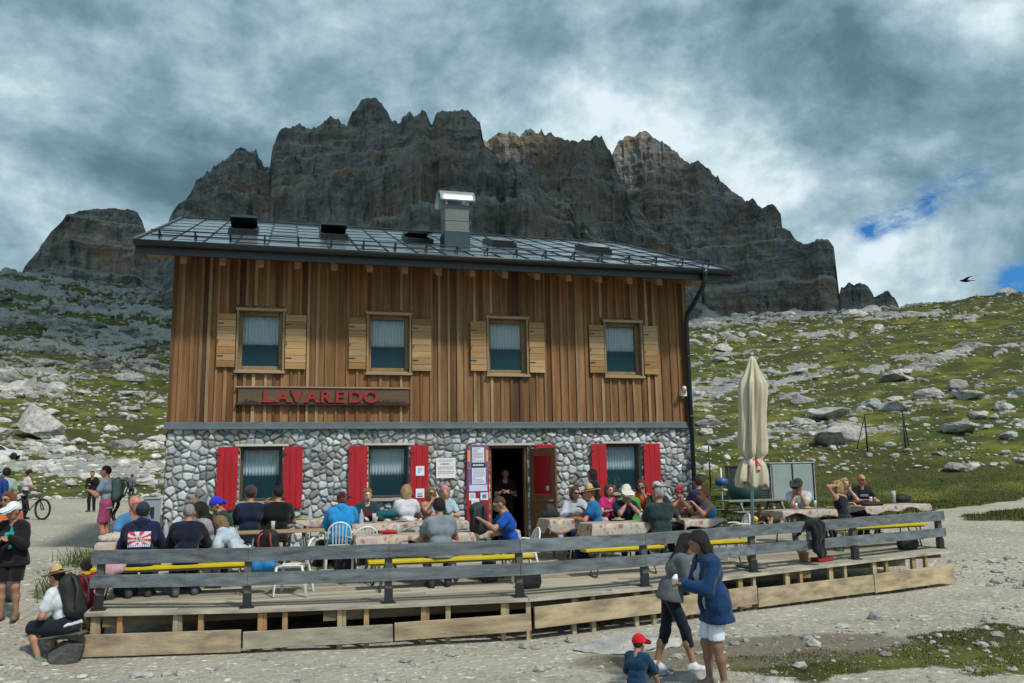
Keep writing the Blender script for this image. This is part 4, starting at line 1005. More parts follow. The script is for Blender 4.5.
bench(7.9, -4.10, .10, 1.5, 'yellow bench below the man in the dark green polo shirt')
bench(9.95, -3.85, .14, 1.3, 'yellow bench behind the two women standing in the yard')
bench(7.5, -3.15, .05, 1.0, 'short yellow bench under the person in the straw hat and blue shirt')
bench(14.1, -2.75, .14, 2.5, 'yellow bench at the far right of the terrace below the blonde woman')
bench(3.8, -3.0, 0, 1.1, 'yellow bench on the far side of the middle table near the white chair')
table(.35, -3.38, 0, 1.6, 'table at the left end of the terrace before the two men in navy', 'printed cloth on the table at the left end of the terrace', seed=1)
table(2.2, -2.75, 0, 1.5, 'table behind the black backpack left of the blue hooded jacket', None, seed=2)
table(2.25, -1.3, 0, 1.5, 'table against the wall under the leftmost red shutters', 'printed cloth on the wall table under the leftmost window', seed=3)
table(4.5, -2.15, 0, 2.1, 'table between the red haired person and the woman in white', 'printed cloth on the table before the person in the white shirt', seed=4, drop=.25)
table(4.35, -3.72, 0, 1.9, 'table in front of the man in the grey shirt', 'printed cloth on the table of the man in grey', seed=5, drop=.3)
table(5.72, -3.62, .0, .8, 'small table at the right elbow of the man in grey, bearing a backpack', 'printed cloth on the small table of the man in the bright blue shirt', seed=6)
table(4.6, -.75, 0, 1.6, 'narrow table against the wall under the window next to the notice', None, w=.5, seed=12)
table(7.62, -2.35, .03, 1.15, 'table to the right of the doorway before the woman in a white blouse', 'printed cloth on the table right of the doorway', seed=7, drop=.32)
table(8.22, -3.15, .06, 1.3, 'table before the man in navy with clasped hands', 'long hanging printed cloth below the man with clasped hands', seed=8, drop=.36)
table(9.85, -3.05, .1, .9, 'table between the dark green polo and the sky blue top', 'printed cloth between the dark green polo and the sky blue top', seed=9)
table(12.75, -2.2, .12, 1.55, 'table before the man in the white shirt at the right of the terrace', 'printed cloth on the table of the man with his hand on his face', seed=10)
table(15.1, -1.85, .16, 1.9, 'table at the far right end of the terrace', 'printed cloth on the table at the far right end', seed=11)
chair(2.42, -4.25, rad(75), 'white plastic chair standing empty behind the fence left of the middle')
chair(3.22, -2.35, rad(0), 'white plastic chair under the person in the blue hooded jacket')
chair(3.58, -3.05, rad(8), 'empty white plastic chair with its slatted back to the camera, beside the blue hood')
chair(3.02, -1.55, rad(150), 'empty white plastic chair behind and left of the blue hooded person')
chair(3.72, -1.25, rad(180), 'white plastic chair under the red haired person facing the camera')
chair(6.10, -4.05, rad(92), 'white plastic chair under the man in the bright blue shirt')
chair(10.62, -3.05, rad(80), 'white plastic chair under the blonde in the sky blue top, yellow cloth over it')
# picnic sets on the grass to the right
PIC = mat('old_grey_planks', (.22, .22, .205), .85, .25, 2, .4, 16, stretch=(.7, 7, 7))
def picnic(x, y, rz, label, L_=2.4):
    z = gz(x, y); t_ = thing('picnic_table', label, 'picnic table', (x, y, z), rz, None)
    mb = MB()
    for k in range(4): mb.box(-L_/2, L_/2, -.4+.2*k+.005, -.2+.2*k-.005, .72, .76)
    mb.build('table_top', PIC, t_, bevel=.004)
    for sy in (-1, 1):
        mb = MB()
        for k in range(2): mb.box(-L_/2, L_/2, sy*.72-.14+.14*k+.003, sy*.72+.14*k-.003, .41, .45)
        mb.build('bench_seat', PIC, t_, bevel=.004)
    for sx in (-1, 1):
        mb = MB(); X0 = sx*(L_/2-.45); mb.beam((X0, -.3, .72), (X0, -.75, 0), .05, .09); mb.beam((X0, .3, .72), (X0, .75, 0), .05, .09); mb.box(X0+.03, X0+.07, -.85, .85, .32, .41); mb.box(X0+.03, X0+.07, -.38, .38, .63, .72)
        mb.build('trestle', PIC, t_)
    return t_
picnic(14.1, 2.0, .05, 'weathered grey picnic table behind the furled parasol', 2.6)
picnic(16.9, 6.6, .05, 'weathered picnic table set further back beside the green cabinet', 2.4)
# utility cabinet, green mesh cage and doors on the right
cx, cy = pol(32.0, 46.5); cz = gz(cx, cy)
cab = thing('storage_cabinet', 'pale green double door cabinet with a dark louvred side bay on the grass', 'cabinet', (cx, cy, cz-.1), rad(-24))
CG = mat('pale_green_enamel', (.38, .43, .42), .5, .08, 1.5); CD = mat('dark_louvre', (.075, .095, .085), .6, .15, 3)
mb = MB(); mb.box(-.1, 2.1, -.7, .7, .0, 1.95); mb.box(-.14, 2.14, -.74, .74, 1.95, 2.02); mb.build('cabinet_body', CG, cab, bevel=.02)
for k in range(2):
    mb = MB(); mb.box(.0+k*1.02, 1.0+k*1.02, -.745, -.702, .08, 1.9); d_ = mb.build('door', CG, cab, bevel=.015)
    mb = MB(); mb.box(.99+k*1.02-.03, 1.0+k*1.02+.03, -.76, -.747, .05, 1.95); mb.box(.86+k*.3, .92+k*.3, -.79, -.747, .9, 1.1); mb.build('hinge_strip', METD, d_)
mb = MB(); mb.box(-2.25, -.11, -.66, .7, .0, 1.85)
for k in range(20): mb.box(-2.2, -.16, -.69, -.662, .1+k*.087, .14+k*.087)
for xx in (-2.2, -1.5, -.8, -.2): mb.box(xx-.025, xx+.025, -.72, -.692, .0, 1.85)
mb.box(-2.3, -.08, -.74, .72, 1.852, 1.92); mb.build('louvre_bay', CD, cab, bevel=.01)
# black frame and posts on the slope
x, y = pol(39.0, 60); z = gz(x, y)
fr_ = thing('metal_frame', 'black metal goal shaped frame standing on the grassy slope', 'frame', (x, y, z), rad(-30))
BLK = mat('black_steel', (.012, .016, .016), .5, .1, 4)
mb = MB(); mb.tube([(-1.15, 0, -.3), (-1.15, 0, 2.35), (1.15, 0, 2.45), (1.15, 0, -.3)], .055, 8); mb.build('frame_tube', BLK, fr_)
mb = MB(); mb.tube([(-1.15, 0, 2.3), (-1.75, .7, 0)], .03, 6); mb.build('brace', BLK, fr_); mb = MB(); mb.tube([(1.15, 0, 2.4), (1.5, .8, .2)], .03, 6); mb.build('brace', BLK, fr_)
for (a, r, h_, lb) in ((28.2, 50, 2.4, 'thin dark post in the grass just right of the hut'), (31.6, 60, 1.6, 'short dark stake among the stones above the cabinet')):
    x, y = pol(a, r); mb = MB(); mb.tube([(0, 0, -.3), (0, 0, h_)], .045, 8); mb.tube([(-.25, 0, h_*.8), (.25, 0, h_*.8)], .02, 6); o = mb.build('post', BLK, None); o.location = (x, y, gz(x, y)); tag(o, lb, 'post')
x, y = pol(30.3, 38); mb = MB(); mb.lathe([(.02, -.62), (.35, -.55), (.6, -.3), (.66, 0), (.6, .3), (.35, .55), (.1, .64), (.1, .70), (.02, .71)], 20); o = mb.build('gas_tank', mat('tank_green', (.02, .07, .065), .5, .1, 3)); o.location = (x, y, gz(x, y)+.75); o.rotation_euler = (0, PI/2, rad(20)); tag(o, 'dark green rounded tank on the grass beside the cabinet', 'tank')
x, y = pol(28.9, 34); wm = thing('wind_gauge', 'small blue and white weather mast on the grass right of the hut', 'weather mast', (x, y, gz(x, y)))
mb = MB(); mb.tube([(0, 0, 0), (0, 0, 1.75)], .03, 8); mb.build('mast', MC['white_plastic'], wm)
mb = MB(); mb.lathe([(.02, 1.05), (.22, 1.08), (.26, 1.2), (.24, 1.32), (.02, 1.38)], 14); mb.build('housing', mat('blue_shell', (.03, .10, .30), .4, .05, 3), wm)
for k in range(3): mb = MB(); mb.beam((0, 0, .95), (.33*math.cos(2.1*k+.5), .33*math.sin(2.1*k+.5), .9), .1, .03); mb.build('vane', MC['white_plastic'], wm)
# things at the left of the hut
x, y = -2.15, 2.4
ub = thing('utility_cabinet', 'pale grey utility cabinet with a dark socket standing by the left corner of the hut', 'cabinet', (-.17, -.25, .22), rad(8))
mb = MB(); mb.box(-.15, .15, -.14, .14, 0, 1.20); mb.box(-.16, .16, -.16, .16, 1.20, 1.24); mb.build('cabinet_body', mat('grey_enamel', (.24, .29, .31), .5, .08, 2), ub, bevel=.012)
mb = MB(); mb.box(-.04, .04, -.155, -.142, .85, 1.06); mb.build('socket', METD, ub)
tr = thing('timber_trough', 'rough grey timber trough tilted on a pale block left of the utility cabinet', 'trough', (-.62, .75, .25), rad(12))
for k in range(5):
    mb = MB(); mb.beam((-.45, -.25+.11*k, .66+.02*(k % 2)), (.42, -.22+.11*k, 1.06+.02*(k % 2)), .1, .05, (.15, .14, .125)); mb.build('plank', RAWW, tr)
mb = MB(); mb.box(-.30, -.12, -.2, .25, -.5, .70, (.42, .45, .44)); mb.build('block', MC['concrete'], tr, bevel=.01)
mb = MB(); mb.beam((.4, .0, -.5), (.4, .0, .92), .1, .1, (.15, .13, .11)); mb.build('prop', RAWW, tr)
# stone seat under the man in the straw hat
ss = thing('stone_bench', 'grey stone slab on a rough block, seat of the man in the straw hat', 'stone seat', (-.50, -5.10, -.58), rad(-3))
V_, F_ = RS3[3]; o = npmesh('slab', rotz(V_*np.array([.31, .22, .05]), .1)+(0, 0, .36), F_, LIME, np.full((len(V_), 3), .38), ss, smooth=False)
o = npmesh('block', rotz(V_*np.array([.24, .17, .24]), .4)+(.04, 0, .12), F_, LIME, np.full((len(V_), 3), .3), ss, smooth=False)
# parasol
pa = thing('parasol', 'tall furled cream parasol tied with a printed red band, standing behind the fence', 'parasol', (10.46, -3.95, zd(-3.95)))
POLE = mat('pole_metal', (.30, .38, .42), .4, .08, 3, metal=.4)
mb = MB(); mb.tube([(0, 0, .02), (0, 0, 3.9)], .032, 12); mb.build('pole', POLE, pa)
mb = MB(); mb.lathe([(.27, 0), (.27, .05), (.22, .07), (.06, .08), (.06, .26), (.045, .27)], 28, col=(.30, .26, .20)); mb.build('base', MC['concrete'], pa)
CR = mat('cream_canvas', (.55, .49, .37), .85, .12, 2.5, .3, 12, stretch=(3, 3, .8))
prof = [(.03, 3.98), (.07, 3.93), (.10, 3.80), (.155, 3.62), (.225, 3.45), (.235, 3.3), (.215, 2.9), (.225, 2.6), (.235, 2.3), (.225, 2.12), (.15, 2.02), (.145, 1.98), (.21, 1.88), (.25, 1.72), (.27, 1.58), (.255, 1.50)]
def pleat(t_, v): return 1+(.26*sstep(0, .25, v))*math.sin(8*t_+.6*math.sin(5*v))+.08*math.sin(19*t_+9*v)*float(sstep(.1, .3, v))
mb = MB(); vs = []; n_ = 96; pts_ = []
PZ = np.interp(np.linspace(0, 1, 44), np.linspace(0, 1, len(prof)), [p[1] for p in prof]); PR = np.interp(np.linspace(0, 1, 44), np.linspace(0, 1, len(prof)), [p[0] for p in prof])
def can(u, v):
    i = v*43; a = 2*PI*u; r_ = .90*float(np.interp(i, range(44), PR))*pleat(a, v); z_ = float(np.interp(i, range(44), PZ))-(.10*math.cos(4*a+1)*max(0, v-.9)*10*.6 if v > .9 else 0)
    return (r_*math.cos(a)+.02*math.sin(3*v), r_*math.sin(a), z_)
mb.grid(can, 128, 43); mb.build('canopy', CR, pa, solid=.006)
BAND, t = newmat('printed_band'); vv = t.add('ShaderNodeTexVoronoi', i_Vector=t.add('ShaderNodeTexCoord').outputs['Object'], i_Scale=16.0)
t.l.new(t.mix(t.ramp(vv.outputs['Color'], [(.45, 0), (.5, 1)]), (.35, .02, .04), (.55, .48, .42)), t.b.inputs['Base Color'])
mb = MB(); mb.lathe([(.14, 2.0), (.165, 1.97), (.19, 1.88), (.195, 1.80), (.185, 1.76)], 64, fn=lambda t_, v: 1+.12*math.sin(8*t_+.5)*(.4+v), cap=False); mb.build('tie_band', BAND, pa, solid=.006)
mb = MB(); mb.lathe([(.02, 4.05), (.035, 4.02), (.02, 3.98)], 10); mb.build('finial', POLE, pa)
pa.scale = (1, 1, .965); pa.rotation_euler = (0, .066, 0)
# ------------------------------------------------------------------ implicit surfaces for bodies and cloth
f4 = np.float32
def nets(F, org, h):
    ins = F < 0; nx, ny, nz = F.shape
    cs = [(i, j, k) for i in (0, 1) for j in (0, 1) for k in (0, 1)]
    def sub(A, c): return A[c[0]:nx-1+c[0], c[1]:ny-1+c[1], c[2]:nz-1+c[2]]
    cnt = sum(sub(ins, c).astype(np.int8) for c in cs); act = (cnt > 0) & (cnt < 8)
    if not act.any(): return np.zeros((0, 3)), np.zeros((0, 4), int)
    I, J, K = np.nonzero(act); n = len(I)
    vals = {c: F[I+c[0], J+c[1], K+c[2]] for c in cs}; acc = np.zeros((n, 3)); w = np.zeros(n)
    for a in cs:
        for ax in range(3):
            if a[ax]: continue
            b = list(a); b[ax] = 1; b = tuple(b); fa, fb = vals[a], vals[b]; cr = (fa < 0) != (fb < 0)
            t_ = np.where(cr, fa/np.where(cr, fa-fb, 1), 0); p = np.zeros((n, 3)); p[:] = a; p[:, ax] = t_
            acc += p*cr[:, None]; w += cr
    V = (acc/w[:, None]+np.stack([I, J, K], 1))*h+org
    idx = np.full(act.shape, -1, int); idx[I, J, K] = np.arange(n); Q = []
    for ax in range(3):
        sl0 = [slice(1, -1)]*3; sl1 = [slice(1, -1)]*3; sl0[ax] = slice(0, -1); sl1[ax] = slice(1, None)
        a_, b_ = ins[tuple(sl0)], ins[tuple(sl1)]; x = a_ != b_; P = np.array(np.nonzero(x)).T
        if not len(P): continue
        off = np.ones(3, int); off[ax] = 0; P = P+off; o1, o2 = [q_ for q_ in range(3) if q_ != ax]
        e1 = np.zeros(3, int); e1[o1] = 1; e2 = np.zeros(3, int); e2[o2] = 1
        g = lambda q_: idx[q_[:, 0], q_[:, 1], q_[:, 2]]
        quad = np.stack([g(P-e1-e2), g(P-e2), g(P), g(P-e1)], 1)
        first = a_[tuple((P-off).T)]
        flip = ~first if ax != 1 else first
        quad[flip] = quad[flip][:, ::-1]; Q.append(quad)
    Q = np.concatenate(Q); Q = Q[(Q >= 0).all(1)]
    return V, Q
def ev(prims, P, k):
    acc = np.zeros(P.shape[1:], f4)
    for pr in prims:
        if pr[0] == 'c':
            _, a, b, ra, rb = pr; a = np.array(a, f4); ba = np.array(b, f4)-a; L2 = max(float(ba@ba), 1e-8)
            pa = P-a[:, None]; h = np.clip((ba@pa)/L2, 0, 1); d = np.sqrt(((pa-ba[:, None]*h)**2).sum(0))-(ra+(rb-ra)*h)
        else:
            _, c, r_, R3 = pr; q_ = (P-np.array(c, f4)[:, None])
            if R3 is not None: q_ = np.array(R3, f4).T@q_
            r_ = np.array(r_, f4); k0 = np.sqrt(((q_/r_[:, None])**2).sum(0)); k1 = np.sqrt(((q_/(r_**2)[:, None])**2).sum(0)); d = k0*(k0-1)/np.maximum(k1, 1e-6)
        acc += np.exp(np.clip(-d/k, -60, 60))
    return -k*np.log(np.maximum(acc, 1e-26))
def bounds(prims, pad):
    lo = np.full(3, 9.); hi = -lo
    for pr in prims:
        if pr[0] == 'c':
            r_ = max(pr[3], pr[4])
            for e in (pr[1], pr[2]): lo = np.minimum(lo, np.array(e)-r_); hi = np.maximum(hi, np.array(e)+r_)
        else: r_ = max(pr[2]); lo = np.minimum(lo, np.array(pr[1])-r_); hi = np.maximum(hi, np.array(pr[1])+r_)
    return lo-pad, hi+pad
def surf(prims, h, k, cuts=(), noise=0, nsc=12, seed=0, carve=(), off=0, fn=None):
    lo, hi = bounds(prims, h*3+abs(off)+noise); n = np.ceil((hi-lo)/h).astype(int)+1
    ax = [(lo[i]+np.arange(n[i])*h).astype(f4) for i in range(3)]
    P = np.stack(np.meshgrid(*ax, indexing='ij')).reshape(3, -1)
    d = ev(prims, P, k)-off
    if noise: d = d+noise*fbm(P[0]*nsc, P[1]*nsc, P[2]*nsc*.6, o=2, seed=seed).astype(f4)
    for (nn, c) in cuts: d = np.maximum(d, np.array(nn, f4)@P-c)
    for cv in carve: d = np.maximum(d, -ev([cv], P, .01))
    if fn: d = fn(d, P)
    V, Q = nets(d.reshape(n), lo, h); return V, Q
SKIN, t = newmat('skin'); a_ = t.add('ShaderNodeAttribute', attribute_name='col').outputs['Color']
nn_ = t.noise(t.add('ShaderNodeTexCoord').outputs['Object'], 18, 4, .6)
t.l.new(t.mix(1.0, a_, t.ramp(nn_, [(.3, .88), (.7, 1.06)]), 'MULTIPLY'), t.b.inputs['Base Color']); t.b.inputs['Roughness'].default_value = .5; t.b.inputs['Subsurface Weight'].default_value = .08; t.b.inputs['Subsurface Radius'].default_value = (.02, .008, .005)
HAIRM = mat('hair', (1, 1, 1), .55, .35, 7, .9, 60, stretch=(4, 4, .8), attr='col')
CLO = mat('cloth', (1, 1, 1), .9, .20, 7, .5, 45, attr='col', spec=.15, sheen=.15)
SHOEM = mat('shoe_leather', (1, 1, 1), .7, .2, 14, .2, 40, attr='col')
GLASS_D = mat('sunglass_lens', (.008, .008, .01), .12, .0, 3, spec=.6)
STRAW = mat('straw', (.52, .36, .17), .85, .2, 30, .6, 60)
NYL = mat('nylon', (1, 1, 1), .7, .15, 10, .3, 60, attr='col')
# head, in its own frame: centre of the skull at the origin, face towards +Y
def headprims(fem):
    j = .93 if fem else 1.0
    return [('e', (0, -.012, .018), (.076, .096, .098), None), ('e', (0, .034, -.035), (.060*j, .062, .080), None), ('c', (-.022, .052, -.088), (.022, .052, -.088), .020, .020),
            ('c', (0, .094, .012), (0, .113, -.026), .008, .012), ('c', (-.026, .080, .030), (.026, .080, .030), .016, .016), ('c', (-.013, .090, -.058), (.013, .090, -.058), .010, .010),
            ('e', (-.078, -.004, -.008), (.010, .020, .032), None), ('e', (.078, -.004, -.008), (.010, .020, .032), None), ('c', (0, -.015, -.05), (0, -.035, -.17), .050, .052)]
HEADS = {}
for fem in (0, 1):
    carve = [('e', (s_*.030, .104, .008), (.017, .013, .011), None) for s_ in (-1, 1)]
    HEADS[fem] = surf(headprims(fem), .0075, .010, carve=carve)
def headcols(V, skin, hair, lip=1):
    C = np.tile(np.array(skin, float), (len(V), 1))
    x, y, z = V.T; front = y > .06
    for s_ in (-1, 1):
        e = np.hypot((x-s_*.030)/.015, (z-.008)/.0075) < 1; C[e & front] = (.35, .33, .30); C[(np.hypot(x-s_*.030, z-.008) < .0068) & front] = (.03, .02, .015)
        br = np.hypot((x-s_*.031)/.019, (z-.030-.05*(.03-np.abs(x-s_*.03)))/.005) < 1; C[br & front] = np.array(hair)*.7+np.array(skin)*.15
    lipm = (np.hypot(x/.024, (z+.058)/.008) < 1) & front; C[lipm] = np.array(skin)*(.85, .5, .5)
    ch = np.hypot((np.abs(x)-.042)/.02, (z+.03)/.02) < 1; C[ch & front] *= (1.06, .9, .88)
    return C
HAIRC = {}
def hairgeo(style):
    if style in HAIRC: return HAIRC[style]
    base = [('e', (0, -.014, .022), (.076, .096, .098), None)]; off = .014; ns = .014; nsc = 22; thr = .045
    def facecut(d, P):      # hair stops at the hairline
        x, y, z = P; line = y-(.050+.55*(z-.075)); line = np.where(z > .055, y-.088+.25*(.1-z)*0, line)
        line = np.where(z > .060, y-(.075+.3*(z-.06)), y-(.008+ (z+.0)*1.05))
        return np.maximum(d, line)
    cuts = [((0, 0, -1), .085)]
    if style == 'short': off = .010; ns = .006
    if style == 'cropped': off = .006; ns = .003
    if style == 'thick': off = .020; ns = .012
    if style == 'curly': off = .028; ns = .030; nsc = 26; cuts = [((0, 0, -1), .09)]
    if style in ('bob', 'long', 'pony', 'bun'):
        off = .017; cuts = [((0, 0, -1), .09 if style in ('pony', 'bun') else .6)]
        if style == 'bob': base += [('c', (0, -.045, -.02), (0, -.05, -.10), .075, .062), ('c', (-.058, -.01, -.01), (-.058, -.01, -.09), .03, .026), ('c', (.058, -.01, -.01), (.058, -.01, -.09), .03, .026)]
        if style == 'long': base += [('c', (0, -.04, -.02), (0, -.045, -.20), .066, .050), ('c', (-.060, -.012, -.01), (-.062, .0, -.21), .026, .018), ('c', (.060, -.012, -.01), (.062, .0, -.21), .026, .018), ('c', (-.04, -.05, -.1), (-.03, -.05, -.25), .03, .012), ('c', (.04, -.05, -.1), (.035, -.04, -.24), .03, .012)]
        if style == 'pony': base += [('c', (0, -.11, .03), (0, -.15, -.03), .028, .034), ('c', (0, -.15, -.03), (0, -.13, -.15), .032, .014)]; cuts = [((0, 0, -1), .17)]
        if style == 'bun': base += [('e', (0, -.10, .07), (.042, .040, .040), None)]
        ns = .012
    lng = style in ('bob', 'long')
    ys, zs = ([-.12, .012, .022, .05, .065, .095], [-.6, -.6, .0, .035, .062, .10]) if lng else ([-.12, -.05, -.01, .015, .03, .06, .095], [-.075, -.065, -.01, .0, .035, .062, .10])
    def fn(d, P):
        return np.maximum(d, np.interp(P[1], ys, zs).astype(f4)-P[2])
    HAIRC[style] = surf(base, .0095, .012, cuts=cuts, noise=ns, nsc=nsc, seed=len(style), off=off, fn=fn); return HAIRC[style]
def hatgeo(kind):
    if kind in HAIRC: return HAIRC[kind]
    if kind == 'cap':
        g = surf([('e', (0, -.014, .030), (.076, .096, .094), None), ('e', (0, .115, .052), (.062, .075, .008), rotx(-.14))], .0085, .006, off=.019, cuts=(), fn=lambda d, P: np.maximum(d, np.where(P[1] > .070, .0, .018+.25*P[1])-P[2]))
    elif kind == 'straw':
        g = surf([('e', (0, -.008, .052), (.172, .185, .006), None), ('c', (0, -.012, .06), (0, -.012, .115), .083, .070)], .0085, .006, off=.004, fn=lambda d, P: np.maximum(d, .043+.6*(P[0]**2)-P[2]-.35*P[1]**2*0))
    elif kind == 'bandana':
        g = surf([('e', (0, -.014, .024), (.076, .096, .094), None), ('c', (0, -.115, .0), (0, -.15, -.05), .016, .01), ('c', (0, -.115, .0), (.03, -.14, -.06), .014, .008)], .0085, .006, off=.018, fn=lambda d, P: np.maximum(d, np.interp(P[1], [-.2, -.118, -.112, -.05, .09], [-.2, -.2, -.03, -.02, .045]).astype(f4)-P[2]), noise=.004)
    elif kind == 'beanie':
        g = surf([('e', (0, -.014, .030), (.078, .098, .098), None)], .0085, .006, off=.022, noise=.006, fn=lambda d, P: np.maximum(d, .015-P[2]))
    elif kind == 'hood':
        g = surf([('c', (-.09, -.06, -.16), (.09, -.06, -.16), .045, .045), ('c', (0, -.11, -.15), (0, -.11, -.21), .055, .04)], .010, .03, noise=.01)
    HAIRC[kind] = g; return g
def rotx(a): c, s_ = math.cos(a), math.sin(a); return np.array([[1, 0, 0], [0, c, -s_], [0, s_, c]])
def rotz3(a): c, s_ = math.cos(a), math.sin(a); return np.array([[c, -s_, 0], [s_, c, 0], [0, 0, 1]])
# hand: wrist at the origin, fingers along +Y, palm facing -Z, thumb on +X side
HANDS = {}
def handprims(curl):
    pr = [('c', (0, -.03, 0), (0, .01, 0), .023, .021)]
    for x in (-.026, -.009, .009, .024): pr.append(('c', (x*.55, .012, 0), (x, .078, 0), .014, .0115))
    for x, L_, r_ in ((-.030, .058, .0075), (-.010, .072, .0085), (.010, .078, .0088), (.029, .070, .0085)):
        p = np.array((x, .082, 0.)); ang_ = curl*.4
        for sgm in (.45, .32, .26):
            ang_ += curl*.55; q_ = p+L_*sgm*np.array((x*.9, math.cos(ang_), -math.sin(ang_))); pr.append(('c', tuple(p), tuple(q_), r_, r_*.93)); p = q_
    a, b, c = (.022, .018, -.004), (.050, .050, -.014-.01*curl), (.052-.012*curl, .080, -.022-.018*curl)
    pr += [('c', a, b, .0145, .0105), ('c', b, c, .0105, .0085)]; return pr
for nm, cu in (('relaxed', .55), ('grip', 1.35), ('flat', .12)): HANDS[nm] = surf(handprims(cu), .0058, .0035)
def frame(d, up):
    d = np.array(d, float); d /= np.linalg.norm(d); up = np.array(up, float); x = np.cross(d, up)
    if np.linalg.norm(x) < 1e-3: x = np.cross(d, (1, 0, 0.))
    x /= np.linalg.norm(x); z = np.cross(x, d); return np.stack([x, d, z], 1)     # columns
def ik(s_, t_, l1, l2, pole):
    s_, t_ = np.array(s_, float), np.array(t_, float); d = t_-s_; L = np.linalg.norm(d); mx = (l1+l2)*.995
    if L > mx: t_ = s_+d/L*mx; d = t_-s_; L = mx
    u = d/L; a = (l1*l1-l2*l2+L*L)/(2*L); h = math.sqrt(max(l1*l1-a*a, 0)); p = np.array(pole, float); p = p-u*(p@u); p /= max(np.linalg.norm(p), 1e-6)
    return s_+u*a+p*h, t_
PN = [0]
SK_ = {'fair': (.50, .29, .20), 'tan': (.36, .19, .12), 'red': (.48, .20, .13), 'brown': (.23, .12, .075), 'pale': (.55, .36, .27)}
HC = {'black': (.012, .010, .009), 'dark': (.03, .019, .013), 'brown': (.09, .05, .028), 'auburn': (.20, .07, .03), 'blonde': (.42, .28, .13), 'ginger': (.35, .15, .05), 'grey': (.30, .30, .30), 'sandy': (.26, .16, .08)}
